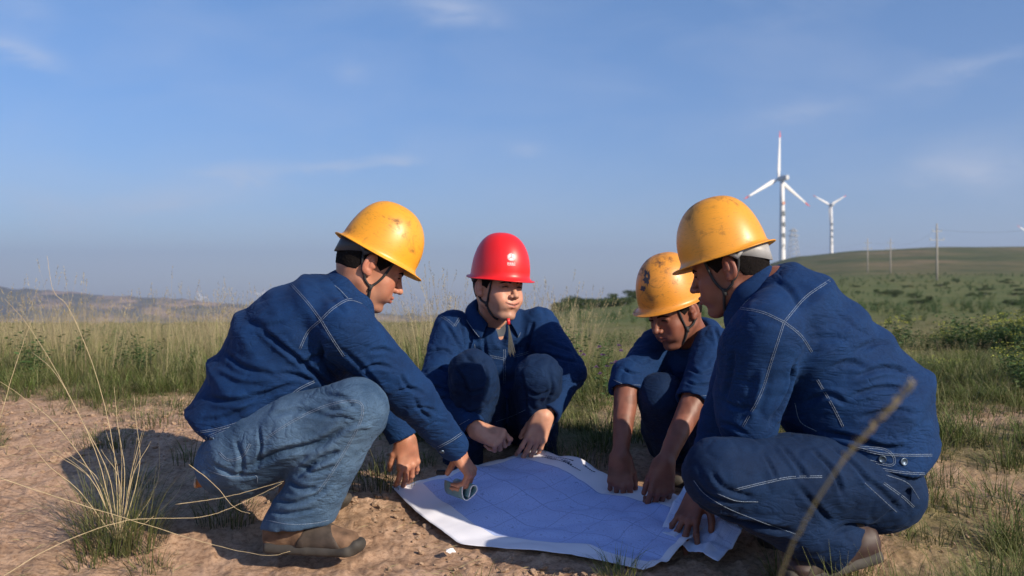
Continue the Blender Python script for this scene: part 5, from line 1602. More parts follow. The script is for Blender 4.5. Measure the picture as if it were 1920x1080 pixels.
def text_mesh(body, size):
    cu = bpy.data.curves.new('t', 'FONT'); cu.body = body; cu.size = size; cu.align_x = 'CENTER'; cu.resolution_u = 1; cu.offset = size * 0.02
    to = bpy.data.objects.new('t', cu); COL.objects.link(to); bpy.context.view_layer.update()
    tm = bpy.data.meshes.new_from_object(to.evaluated_get(bpy.context.evaluated_depsgraph_get()))
    bpy.data.objects.remove(to)
    return tm

def turbine(px, hub_y, d, hubh, blade, ang, fwd, label, marks=True):
    hub = W(px, hub_y, d)
    root = bpy.data.objects.new('wind_turbine', None); link(root); root.location = (hub.x, hub.y, hub.z - hubh)
    tag(root, label, 'wind turbine', 'wind turbines on the hills')
    mb = MB(); mb.add(*tube_data([(0, 0, -3)] + [(0, 0, hubh * t) for t in (0, .25, .5, .75, .97)], [2.5, 2.45, 2.25, 2.05, 1.85, 1.6], 28))
    tw = mb.build('tower', M_TOWER, root)
    f = Vector((fwd[0], fwd[1], 0)).normalized(); s = Vector((0, 0, 1)).cross(f)
    Mx = Matrix((f, s, Vector((0, 0, 1)))).transposed()
    top = Vector((0, 0, hubh))
    prof = [(-6.5, 1.45), (-6.2, 1.85), (-2, 2.05), (1.5, 1.95), (2.6, 1.5)]
    Vn = []; n = 16
    for x, r in prof:
        for k in range(n):
            a = 2 * math.pi * k / n; c_, s_ = math.cos(a), math.sin(a)
            q = 1 / (abs(c_) ** 4 + abs(s_) ** 4) ** .25
            Vn.append(top + Mx @ Vector((x, r * q * c_ * .95, r * q * s_)))
    Fn = [(i * n + k, i * n + (k + 1) % n, (i + 1) * n + (k + 1) % n, (i + 1) * n + k) for i in range(len(prof) - 1) for k in range(n)]
    Fn += [tuple(range(n - 1, -1, -1)), tuple((len(prof) - 1) * n + k for k in range(n))]
    mesh_obj('nacelle', Vn, Fn, M_NAC, root, smooth=False)
    hc = top + Mx @ Vector((4.2, 0, 0))
    mb = MB(); mb.add(*tube_data([hc + f * t for t in (-1.6, -.8, .4, 1.4, 2.0)], [1.5, 1.6, 1.5, 1.0, .2], 16)); mb.build('hub', M_TOWER, root)
    for a0 in (0, 120, 240):
        a = R(a0 + ang)
        dr = s * math.sin(a) + Vector((0, 0, 1)) * math.cos(a); ch = f.cross(dr)
        stations = [(0.02, .9, .9), (0.07, 1.0, .8), (0.18, 1.75, .5), (0.35, 1.45, .34), (0.6, 1.0, .2), (0.8, .7, .13), (0.86, .62, .12), (0.94, .48, .10), (1.0, .12, .05)]
        def blade_part(sts, name, mat, par):
            Vb = []; m_ = 10
            for (t, cw, th) in sts:
                tw_ = R(14 * (1 - t))
                c2 = ch * math.cos(tw_) + f * math.sin(tw_); th2 = f * math.cos(tw_) - ch * math.sin(tw_)
                for k in range(m_):
                    b_ = 2 * math.pi * k / m_
                    Vb.append(hc + dr * (blade * t) + c2 * (cw * math.cos(b_) + (cw - .9) * .35) + th2 * (th * math.sin(b_)))
            Fb = [(i * m_ + k, i * m_ + (k + 1) % m_, (i + 1) * m_ + (k + 1) % m_, (i + 1) * m_ + k) for i in range(len(sts) - 1) for k in range(m_)]
            Fb += [tuple(range(m_)), tuple((len(sts) - 1) * m_ + k for k in range(m_))]
            return mesh_obj(name, Vb, Fb, mat, par)
        bl = blade_part(stations[:7], 'blade', M_TOWER, root)
        blade_part(stations[6:], 'blade_tip', M_TIP, bl)
    if marks:
        side = Vector((0.28, -0.96, 0)).normalized(); rt_ = Vector((0, 0, 1)).cross(side)
        for i, chx in enumerate('◉国电电力' if marks == 1 else '国电电力'):
            first = marks == 1 and i == 0
            tm = text_mesh(chx if not first else '●', 4.3 if not first else 3.0)
            zc = hubh * (0.715 if marks == 1 else 0.60) - i * hubh * 0.128
            r = 2.52
            for v in tm.vertices:
                x, y = v.co.x, v.co.y
                th = x / r
                v.co = side * (math.cos(th) * (r + 0.1)) + rt_ * (math.sin(th) * (r + 0.1)) + Vector((0, 0, zc + y - 1.6))
            tm.materials.clear(); tm.materials.append(M_MARKO if first else M_MARK)
            link(bpy.data.objects.new('lettering', tm), tw)
    return root
turbine(1467, 334, 767, 66, 37.5, -3, (-0.43, 0.90), 'nearest and tallest wind turbine with red blade tips, above the right man\'s shoulder', 1)
turbine(1559, 384, 1350, 66, 27, 180, (-0.10, 0.99), 'mid-distance wind turbine standing on the hill crest with one blade along its tower', 2)
turbine(376, 557, 4050, 40, 30, 25, (-0.5, 0.85), 'faint tiny wind turbine on the far left hills', 0)
turbine(489, 553, 4300, 40, 30, 70, (-0.5, 0.85), 'faint wind turbine far off just behind the left man\'s back', 0)
turbine(1944, 444, 1500, 66, 36, 62, (-0.3, 0.95), 'wind turbine beyond the hill at the right edge, only a blade showing', 0)

# ------------------------------------------------------------------ poles, wires, pylon
M_POLE = simple('weathered_pole', (0.36, 0.34, 0.30), 0.85, noise_amt=0.2)
M_STEEL = simple('galvanised_steel', (0.42, 0.44, 0.46), 0.6)
tops = []
for (px, yt, yb, d, lab) in ((1757, 419, 526, 175, 'tallest utility pole with crossarms, nearest on the right field'),
                             (1670, 447, 514, 282, 'middle one of the three utility poles on the right field'),
                             (1627, 447, 512, 292, 'leftmost utility pole, left of two others on the right field')):
    b_ = W(px, yb, d); t_ = W(px, yt, d); h = t_.z - b_.z
    root = bpy.data.objects.new('utility_pole', None); link(root); root.location = b_
    tag(root, lab, 'utility pole', 'utility poles')
    mb = MB(); mb.add(*tube_data([(0, 0, -.6), (0, 0, h * .5), (0, 0, h)], [.20, .16, .12], 10)); mb.build('pole', M_POLE, root)
    for z, w in ((h * .86, 1.7), (h * .71, 2.6)):
        mb = MB(); mb.box((0, -.14, z), (w, .12, .12)); mb.build('crossarm', M_STEEL, root, smooth=False)
        for x in (-w * .45, w * .45):
            mb = MB(); mb.add(*tube_data([(x, -.14, z + .06), (x, -.14, z + .22), (x, -.14, z + .4)], [.05, .11, .05], 8)); mb.build('insulator', M_NAC, root)
    tops.append((b_ + Vector((0, -.14, h * .86 + .4)), b_ + Vector((0, -.14, h * .71 + .4))))
def wire(a, b, sag, lab):
    mb = MB(); mb.tube([a.lerp(b, t) - Vector((0, 0, sag * 4 * t * (1 - t))) for t in np.linspace(0, 1, 14)], 0.010, 4)
    o = mb.build('power_line', M_STRAP); tag(o, lab, 'cable', 'power lines over the right field')
wire(tops[0][0], tops[1][0], 1.6, 'upper power line between the tallest and the middle utility pole')
wire(tops[1][0], tops[2][0], .6, 'upper power line between the middle and the leftmost utility pole')
wire(tops[0][1] + Vector((1, 0, 0)), tops[1][1] + Vector((1, 0, 0)), 1.7, 'lower power line between the tallest and the middle utility pole')
wire(tops[0][0], W(2050, 405, 170), 1.5, 'power line leaving the tallest utility pole towards the right edge')
wire(tops[2][0], W(1490, 446, 880), 5, 'power line from the leftmost utility pole to the pylon')
def pylon(px, yt, d, h):
    root = bpy.data.objects.new('pylon', None); link(root); t = W(px, yt, d); root.location = (t.x, t.y, t.z - h)
    tag(root, 'pale lattice pylon standing between the two nearest turbines', 'pylon')
    mb = MB(); w = lambda z: 4.4 * (1 - z / h) ** .8 + 1.0
    for sx in (-1, 1):
        for sy in (-1, 1):
            mb.tube([(sx * w(z), sy * w(z), z) for z in np.linspace(0, h, 6)], .22, 4)
    for i in range(8):
        z0, z1 = h * i / 8, h * (i + 1) / 8
        for sy in (-1, 1):
            mb.tube([(-w(z0), sy * w(z0), z0), (w(z1), sy * w(z1), z1)], .13, 4); mb.tube([(w(z0), sy * w(z0), z0), (-w(z1), sy * w(z1), z1)], .13, 4)
            mb.tube([(sy * w(z0), -w(z0), z0), (sy * w(z1), w(z1), z1)], .13, 4)
    mb.build('lattice_mast', M_STEEL, root)
    for z, ww in ((h * .93, 4.2), (h * .80, 5.0)):
        mb = MB(); mb.tube([(-ww, 0, z), (ww, 0, z)], .3, 4); mb.tube([(-ww, 0, z), (0, 0, z + 1.6)], .16, 4); mb.tube([(ww, 0, z), (0, 0, z + 1.6)], .16, 4); mb.build('crossarm', M_STEEL, root)
pylon(1488, 428, 900, 34)
for i, (px, yt, yb, d) in enumerate(((1043, 588, 600, 95), (1057, 590, 612, 88), (1069, 592, 606, 90), (1090, 590, 604, 92), (1098, 588, 603, 94))):
    b_ = W(px, yb, d); h = (yb - yt) / FPX * d
    mb = MB(); mb.add(*tube_data([(0, 0, -.3), (0.01, 0, h * .6), (0.02, 0, h)], [.055, .05, .045], 6))
    o = mb.build('fence_post', M_POLE); o.location = b_
    tag(o, ('leftmost pale fence post on the slope beyond the red hat man', 'tallest pale fence post on the slope, second from the left', 'middle one of the five pale fence posts on the slope',
            'fourth pale fence post from the left on the slope', 'rightmost of the five pale fence posts on the slope')[i], 'fence post', 'fence posts on the slope')

# ------------------------------------------------------------------ grass and herbs
def blade_mat(name, root_c, mid_c, tip_c, rnd=0.25, trans=0.25, patchy=0):
    m, n, l, b = new_mat(name)
    b.inputs['Roughness'].default_value = 0.6; b.inputs['Specular IOR Level'].default_value = 0.25
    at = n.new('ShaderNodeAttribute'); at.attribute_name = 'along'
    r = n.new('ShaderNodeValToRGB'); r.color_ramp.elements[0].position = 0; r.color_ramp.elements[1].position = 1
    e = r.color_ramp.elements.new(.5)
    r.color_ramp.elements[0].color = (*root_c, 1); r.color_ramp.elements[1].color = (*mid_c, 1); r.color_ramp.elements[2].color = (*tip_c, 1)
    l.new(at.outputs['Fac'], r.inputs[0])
    oi = n.new('ShaderNodeObjectInfo'); av = n.new('ShaderNodeAttribute'); av.attribute_name = 'vary'
    ad = n.new('ShaderNodeMath'); ad.operation = 'ADD'; l.new(oi.outputs['Random'], ad.inputs[0]); l.new(av.outputs['Fac'], ad.inputs[1])
    mr = n.new('ShaderNodeMapRange'); mr.inputs[1].default_value = 0; mr.inputs[2].default_value = 2; mr.inputs[3].default_value = 1 - rnd * 1.5; mr.inputs[4].default_value = 1 + rnd * 1.5
    l.new(ad.outputs[0], mr.inputs[0])
    hs_ = n.new('ShaderNodeHueSaturation'); l.new(r.outputs[0], hs_.inputs['Color']); l.new(mr.outputs[0], hs_.inputs['Value'])
    mh = n.new('ShaderNodeMapRange'); mh.inputs[3].default_value = .485; mh.inputs[4].default_value = .515; l.new(av.outputs['Fac'], mh.inputs[0]); l.new(mh.outputs[0], hs_.inputs['Hue'])
    if patchy:     # whole clumps ripen to straw while others stay green
        zp = n.new('ShaderNodeTexNoise'); zp.inputs['Scale'].default_value = patchy; zp.inputs['Detail'].default_value = 4; zp.inputs['Roughness'].default_value = .7
        l.new(oi.outputs['Location'], zp.inputs['Vector'])
        rpz = n.new('ShaderNodeValToRGB'); rpz.color_ramp.elements[0].position = .42; rpz.color_ramp.elements[1].position = .60
        rpz.color_ramp.elements[0].color = (0, 0, 0, 1); rpz.color_ramp.elements[1].color = (.8, .8, .8, 1)
        l.new(zp.outputs['Fac'], rpz.inputs[0])
        mp_ = n.new('ShaderNodeMix'); mp_.data_type = 'RGBA'; l.new(rpz.outputs[0], mp_.inputs[0]); l.new(r.outputs[0], mp_.inputs[6]); mp_.inputs[7].default_value = (0.20, 0.185, 0.08, 1)
        l.new(mp_.outputs[2], hs_.inputs['Color'])
    l.new(hs_.outputs[0], b.inputs['Base Color'])
    tr = n.new('ShaderNodeBsdfTranslucent'); l.new(hs_.outputs[0], tr.inputs['Color'])
    mx = n.new('ShaderNodeMixShader'); mx.inputs[0].default_value = trans
    out = n['Material Output']; l.new(b.outputs[0], mx.inputs[1]); l.new(tr.outputs[0], mx.inputs[2]); l.new(mx.outputs[0], out.inputs['Surface'])
    return m
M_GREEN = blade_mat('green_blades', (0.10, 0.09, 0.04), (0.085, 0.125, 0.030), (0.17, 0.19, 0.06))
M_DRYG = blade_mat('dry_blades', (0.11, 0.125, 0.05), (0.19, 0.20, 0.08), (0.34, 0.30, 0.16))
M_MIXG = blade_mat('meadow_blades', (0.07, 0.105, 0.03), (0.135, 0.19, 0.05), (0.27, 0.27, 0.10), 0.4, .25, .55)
M_SEED = blade_mat('seed_heads', (0.34, 0.28, 0.15), (0.40, 0.33, 0.19), (0.48, 0.40, 0.27))
M_HERB = blade_mat('herb_leaves', (0.06, 0.09, 0.03), (0.055, 0.105, 0.035), (0.12, 0.18, 0.06), .35)
M_YFLW = blade_mat('yellow_green_flowers', (0.30, 0.34, 0.06), (0.38, 0.40, 0.08), (0.48, 0.46, 0.10))

class Blades:
    def __init__(s, seed=0): s.V, s.F, s.a, s.v, s.m = [], [], [], [], []; s.r = random.Random(seed)
    def blade(s, base, az, h, lean, w, segs=4, droop=1.0, mat=0, vary=None):
        r = s.r; o = len(s.V); vary = r.random() if vary is None else vary
        dx, dy = math.cos(az), math.sin(az); px_, py_ = -dy, dx
        tw = r.uniform(-.6, .6)
        for i in range(segs + 1):
            t = i / segs
            out = lean * h * (t ** (1.6)) ; z = h * (t - 0.35 * droop * lean * t ** 2.6)
            ww = w * (1 - t) ** .7 * .5 if i < segs else w * .06
            ca, sa = math.cos(tw * t), math.sin(tw * t)
            cx, cy = base[0] + dx * out, base[1] + dy * out
            for sd in (-1, 1):
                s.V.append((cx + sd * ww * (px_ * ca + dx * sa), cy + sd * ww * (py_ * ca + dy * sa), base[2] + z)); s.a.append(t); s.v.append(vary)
            if i: k = o + 2 * i; s.F.append((k - 2, k - 1, k + 1, k)); s.m.append(mat)
        return (base[0] + dx * lean * h, base[1] + dy * lean * h, base[2] + h * (1 - .35 * droop * lean))
    def leaf(s, c, dirv, L, w, mat=0, vary=None):
        r = s.r; o = len(s.V); vary = r.random() if vary is None else vary
        d = Vector(dirv).normalized(); sd = d.orthogonal().normalized(); sd.rotate(Matrix.Rotation(r.uniform(0, 6.28), 3, d))
        c = Vector(c)
        for (t, ww) in ((0, .15), (.45, 1), (1, .08)):
            up = Vector((0, 0, -0.25 * L * t * t))
            for k in (-1, 1): s.V.append(tuple(c + d * (L * t) + sd * (w * .5 * ww * k) + up)); s.a.append(t); s.v.append(vary)
        s.F += [(o, o + 1, o + 3, o + 2), (o + 2, o + 3, o + 5, o + 4)]; s.m += [mat, mat]
    def mesh(s, name, mats):
        me = bpy.data.meshes.new(name); me.from_pydata(s.V, [], s.F); me.update()
        for m in mats: me.materials.append(m)
        me.polygons.foreach_set('material_index', s.m)
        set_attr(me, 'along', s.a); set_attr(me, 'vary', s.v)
        return me

def proto_short(seed, n=46, h=(.05, .13), rad=.06, mats=None, lean=(.2, 1.0), w=(.0022, .004)):
    b = Blades(seed); r = b.r
    for i in range(n):
        a, rr = r.uniform(0, 6.28), rad * math.sqrt(r.random())
        b.blade((rr * math.cos(a), rr * math.sin(a), -.01), a + r.uniform(-.9, .9), r.uniform(*h), r.uniform(*lean), r.uniform(*w), 3, mat=0 if r.random() < .7 else 1)
    return b.mesh('tuft', mats or [M_GREEN, M_DRYG])
def proto_meadow(seed, n=60, h=(.16, .34), rad=.13, stalks=5, mats=None, sh=(.30, .52), w=(.003, .006)):
    b = Blades(seed); r = b.r
    for i in range(n):
        a, rr = r.uniform(0, 6.28), rad * math.sqrt(r.random())
        b.blade((rr * math.cos(a), rr * math.sin(a), -.02), a + r.uniform(-1.2, 1.2), r.uniform(*h) * r.choice((.5, .8, 1, 1.1)), r.uniform(.1, 1.1), r.uniform(*w), 3, mat=0 if r.random() < .72 else 1)
    for i in range(stalks):
        a, rr = r.uniform(0, 6.28), rad * math.sqrt(r.random()); hh = r.uniform(*sh); ln = r.uniform(.08, .5)
        tip = b.blade((rr * math.cos(a), rr * math.sin(a), 0), a, hh, ln, .0028, 5, .6, mat=2)
        for k in range(9):
            t = k / 9; c = (tip[0] - math.cos(a) * .05 * ln * 2 * t, tip[1] - math.sin(a) * .05 * ln * 2 * t, tip[2] - .075 * t)
            b.leaf(c, (r.uniform(-.5, .5), r.uniform(-.5, .5), .8), .016, .004, mat=2)
    return b.mesh('tuft', mats or [M_MIXG, M_DRYG, M_SEED])
def proto_herb(seed, h=.32, stems=10, flowers=False):
    b = Blades(seed); r = b.r
    for i in range(stems):
        a = r.uniform(0, 6.28); hh = h * r.uniform(.6, 1.1); ln = r.uniform(.05, .55); rr = r.uniform(0, .05)
        base = (rr * math.cos(a), rr * math.sin(a), -.01)
        b.blade(base, a, hh, ln, .005, 4, .5, mat=0)
        for k in range(17):
            t = .15 + .85 * k / 17; out = ln * hh * t ** 1.6; z = hh * (t - .175 * ln * t ** 2.6)
            c = (base[0] + math.cos(a) * out, base[1] + math.sin(a) * out, z); az = k * 2.4 + a
            b.leaf(c, (math.cos(az), math.sin(az), r.uniform(.1, .7)), r.uniform(.03, .055) * (1.2 - .5 * t), r.uniform(.008, .016), mat=0)
        if flowers:
            tp = (base[0] + math.cos(a) * ln * hh, base[1] + math.sin(a) * ln * hh, hh * (1 - .175 * ln))
            for k in range(16):
                az = r.uniform(0, 6.28); q = r.uniform(.01, .05)
                b.leaf((tp[0] + q * math.cos(az), tp[1] + q * math.sin(az), tp[2] + r.uniform(-.01, .01)), (math.cos(az), math.sin(az), .6), .014, .010, mat=1)
    return b.mesh('tuft', [M_HERB, M_YFLW])

def instance_stuff(name, pts, rots, scls, idxs, protos, label, cat):
    pc = bpy.data.collections.new(name + '_source')
    for i, me in enumerate(protos):
        po = bpy.data.objects.new('%s_source_%02d' % (name, i), me); pc.objects.link(po)
    me = bpy.data.meshes.new(name); me.vertices.add(len(pts)); me.vertices.foreach_set('co', np.asarray(pts, dtype=np.float32).ravel())
    at = me.attributes.new('rot', 'FLOAT_VECTOR', 'POINT'); at.data.foreach_set('vector', np.asarray(rots, dtype=np.float32).ravel())
    set_attr(me, 'scl', scls)
    at = me.attributes.new('idx', 'INT', 'POINT'); at.data.foreach_set('value', np.asarray(idxs, dtype=np.int32))
    o = link(bpy.data.objects.new(name, me))
    ng = bpy.data.node_groups.new(name, 'GeometryNodeTree')
    ng.interface.new_socket('Geometry', in_out='INPUT', socket_type='NodeSocketGeometry'); ng.interface.new_socket('Geometry', in_out='OUTPUT', socket_type='NodeSocketGeometry')
    N, L = ng.nodes, ng.links
    gi, go = N.new('NodeGroupInput'), N.new('NodeGroupOutput')
    ci = N.new('GeometryNodeCollectionInfo'); ci.inputs['Collection'].default_value = pc; ci.inputs['Separate Children'].default_value = True; ci.inputs['Reset Children'].default_value = True
    iop = N.new('GeometryNodeInstanceOnPoints'); iop.inputs['Pick Instance'].default_value = True
    def na(nm, ty):
        x = N.new('GeometryNodeInputNamedAttribute'); x.data_type = ty; x.inputs['Name'].default_value = nm; return x.outputs['Attribute']
    L.new(gi.outputs[0], iop.inputs['Points']); L.new(ci.outputs[0], iop.inputs['Instance'])
    L.new(na('idx', 'INT'), iop.inputs['Instance Index']); L.new(na('rot', 'FLOAT_VECTOR'), iop.inputs['Rotation']); L.new(na('scl', 'FLOAT'), iop.inputs['Scale'])
    L.new(iop.outputs[0], go.inputs[0])
    md = o.modifiers.new('scatter', 'NODES'); md.node_group = ng
    tag(o, label, cat, kind='stuff')
    return o

def scatter(n, d0, d1, px0, px1, dens, rr, power=1.0):
    """random ground points, uniform over the area of a wedge of the view"""
    u = rr.random(n); d = np.sqrt(d0 ** 2 + (d1 ** 2 - d0 ** 2) * u ** power)
    px = px0 + (px1 - px0) * rr.random(n)
    x = (px - CX) / FPX * d
    keep = rr.random(n) < dens(x, d)
    return x[keep], d[keep]

def keep_clear(x, y):
    """no tufts inside the men or on the plan"""
    px = pxof(x, y); py = HY + FPX * (CZ - gz(x, y)) / y
    bad = (py > 850) & (px > 730) & (px < 1400) & (y > 2.7) & (y < 3.75) & (py > np.interp(px, [730, 1000, 1400], [905, 835, 960])) & (py < np.interp(px, [730, 865, 1200, 1350, 1400], [930, 1035, 1088, 1080, 1010]))
    for (cx, cy, r) in ((-.72, 3.02, .26), (-.52, 2.9, .2), (-.02, 3.85, .30), (.60, 3.55, .26), (.95, 2.75, .34), (.72, 2.7, .25)):
        bad |= (x - cx) ** 2 + (y - cy) ** 2 < r * r
    return ~bad

def make(name, X, Y, protos, smin, smax, rr, label, cat, tilt=.15, sink=0.0, field=None):
    k = keep_clear(X, Y); X, Y = X[k], Y[k]; n = len(X)
    fld = field(X, Y) if field else 1.0
    Z = gz(X, Y) - sink
    rot = np.stack([rr.uniform(-tilt, tilt, n), rr.uniform(-tilt, tilt, n), rr.uniform(0, 6.28, n)], 1)
    return instance_stuff(name, np.stack([X, Y, Z], 1), rot, rr.uniform(smin, smax, n) * fld, rr.integers(0, len(protos), n), protos, label, cat)

r1 = np.random.default_rng(21)
P_short = [proto_short(i) for i in range(5)] + [proto_short(20 + i, 30, (.03, .08), .08) for i in range(2)]
P_mead = [proto_meadow(40 + i) for i in range(6)]
P_mead_far = [proto_meadow(50 + i, 44, (.14, .30), .22, 3, None, (.28, .40), (.005, .010)) for i in range(4)]
P_tall = [proto_meadow(60 + i, 30, (.25, .45), .16, 12, None, (.40, .70)) for i in range(4)]
P_herb = [proto_herb(80 + i) for i in range(4)] + [proto_herb(90, .30, 10, True), proto_herb(91, .24, 8, True)]

def cl(x, y, f=2.5, s=5): return np.clip(0.5 + vnoise(x, y, f, s) * .9, 0, 1)
# near tufts on soil and turf
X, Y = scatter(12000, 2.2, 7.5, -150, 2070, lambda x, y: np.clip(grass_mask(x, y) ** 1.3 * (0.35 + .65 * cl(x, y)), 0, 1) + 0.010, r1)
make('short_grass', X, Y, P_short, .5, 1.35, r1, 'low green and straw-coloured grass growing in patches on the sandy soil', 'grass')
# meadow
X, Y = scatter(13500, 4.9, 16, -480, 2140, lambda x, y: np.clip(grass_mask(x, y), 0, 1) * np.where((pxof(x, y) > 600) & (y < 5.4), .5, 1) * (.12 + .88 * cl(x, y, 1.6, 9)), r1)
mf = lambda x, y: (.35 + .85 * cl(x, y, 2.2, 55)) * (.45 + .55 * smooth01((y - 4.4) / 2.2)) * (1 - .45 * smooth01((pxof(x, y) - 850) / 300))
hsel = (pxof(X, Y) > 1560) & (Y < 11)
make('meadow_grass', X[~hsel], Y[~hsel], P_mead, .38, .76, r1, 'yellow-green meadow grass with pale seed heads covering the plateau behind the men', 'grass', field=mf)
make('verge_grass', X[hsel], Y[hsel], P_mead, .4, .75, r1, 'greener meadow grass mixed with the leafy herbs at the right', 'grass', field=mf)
X, Y = scatter(7800, 14, 75, -420, 2150, lambda x, y: np.clip(.35 + .65 * cl(x, y, .35, 14), 0, 1) + 0 * x, r1, 1.35)
make('distant_grass', X, Y, P_mead_far, .7, 1.1, r1, 'fine distant grass of the plateau fading towards the hills', 'grass', field=lambda x, y: (.6 + .6 * cl(x, y, .5, 66)) * (1 - .55 * smooth01((pxof(x, y) - 850) / 300)))
X, Y = scatter(750, 5.2, 13, -350, 1100, lambda x, y: .35 + .65 * cl(x, y, 1.5, 31), r1)
make('tall_grass', X, Y, P_tall, .55, 1.0, r1, 'tall wispy grass stalks rising above the left meadow', 'grass')
# herbs at the right
X, Y = scatter(1300, 4.9, 10, 1540, 2080, lambda x, y: smooth01((pxof(x, y) - 1570) / 150) * cl(x, y, 2.0, 41) ** 2.6, r1)
make('leafy_herbs', X, Y, P_herb, .45, 1.05, r1, 'dense leafy herbs with yellow-green flower heads at the right', 'plants', field=lambda x, y: .35 + .9 * cl(x, y, 1.7, 43))
X, Y = scatter(420, 5.4, 13, -60, 1500, lambda x, y: cl(x, y, 1.3, 61) ** 2.2, r1)
make('meadow_herbs', X, Y, P_herb[:4], .4, 1.0, r1, 'darker leafy weeds scattered through the meadow behind the men', 'plants')
# near right corner, tall and out of focus
X, Y = scatter(420, 1.5, 2.6, 1480, 2100, lambda x, y: .6 * smooth01((pxof(x, y) - 1530) / 160) + 0 * x, r1)
make('foreground_grass', X, Y, [proto_short(200 + i, 40, (.10, .24), .07, None, (.15, .7)) for i in range(3)], .6, 1.1, r1, 'blurred green grass close to the camera in the lower right corner', 'grass')

X, Y = scatter(5200, 24, 260, 980, 2010, lambda x, y: smooth01((pxof(x, y) - 980) / 120) * cl(x, y, .12, 71) * (.4 + .6 * cl(x, y, .5, 72)), r1, 1.25)
make('hillside_scrub', X, Y, P_herb[:4] + P_mead_far[:2], 1.0, 2.6, r1, 'rough low scrub and grass clumps over the rising green field at the right', 'scrub', sink=.12)
# ---- dead straw lying about
def litter(seed):
    b = Blades(seed); r = b.r
    for i in range(5):
        a = r.uniform(0, 6.28); d_ = (math.cos(a), math.sin(a), r.uniform(-.02, .10))
        b.leaf((r.uniform(-.05, .05), r.uniform(-.05, .05), r.uniform(.002, .01)), d_, r.uniform(.03, .09), r.uniform(.0015, .003))
    return b.mesh('straw_litter', [M_SEED])
X, Y = scatter(3000, 2.3, 6.0, -100, 2020, lambda x, y: .25 + .75 * cl(x, y, 3, 91), r1)
make('straw_litter', X, Y, [litter(900 + i) for i in range(5)], .6, 1.3, r1, 'bits of dead straw lying scattered over the soil', 'straw', tilt=.05)
# ---- clods and stones
def clod(seed):
    r = random.Random(seed); V, Fc = [], []
    n, m_ = 7, 5
    for i in range(m_ + 1):
        a = math.pi * i / m_
        for k in range(n):
            b_ = 2 * math.pi * k / n; j = r.uniform(.75, 1.2)
            V.append((math.sin(a) * math.cos(b_) * j, math.sin(a) * math.sin(b_) * j * .8, math.cos(a) * .55 * j))
    Fc = [(i * n + k, i * n + (k + 1) % n, (i + 1) * n + (k + 1) % n, (i + 1) * n + k) for i in range(m_) for k in range(n)]
    me = bpy.data.meshes.new('clod'); me.from_pydata(V, [], Fc); me.update()
    me.materials.append(M_CLOD)
    return me
M_CLOD = simple('dry_clod', (0.34, 0.235, 0.16), 0.95, nscale=3, noise_amt=.3, bump=.6)
n = 15000; X, Y = scatter(n, 2.3, 6.0, -100, 2020, lambda x, y: np.clip(1.0 - grass_mask(x, y), 0.1, 1) * cl(x, y, 4, 77) ** 1.5, r1, 1.4)
k = keep_clear(X, Y); X, Y = X[k], Y[k]; sc = 0.003 + 0.012 * r1.random(len(X)) ** 5 + 0.003 * r1.random(len(X))
instance_stuff('soil_clods', np.stack([X, Y, gz(X, Y) + .003], 1), r1.uniform(0, 6.28, (len(X), 3)) * np.array([.1, .1, 1]), sc, r1.integers(0, 5, len(X)), [clod(i) for i in range(5)], 'crumbly clods and grit scattered over the bare soil', 'gravel')

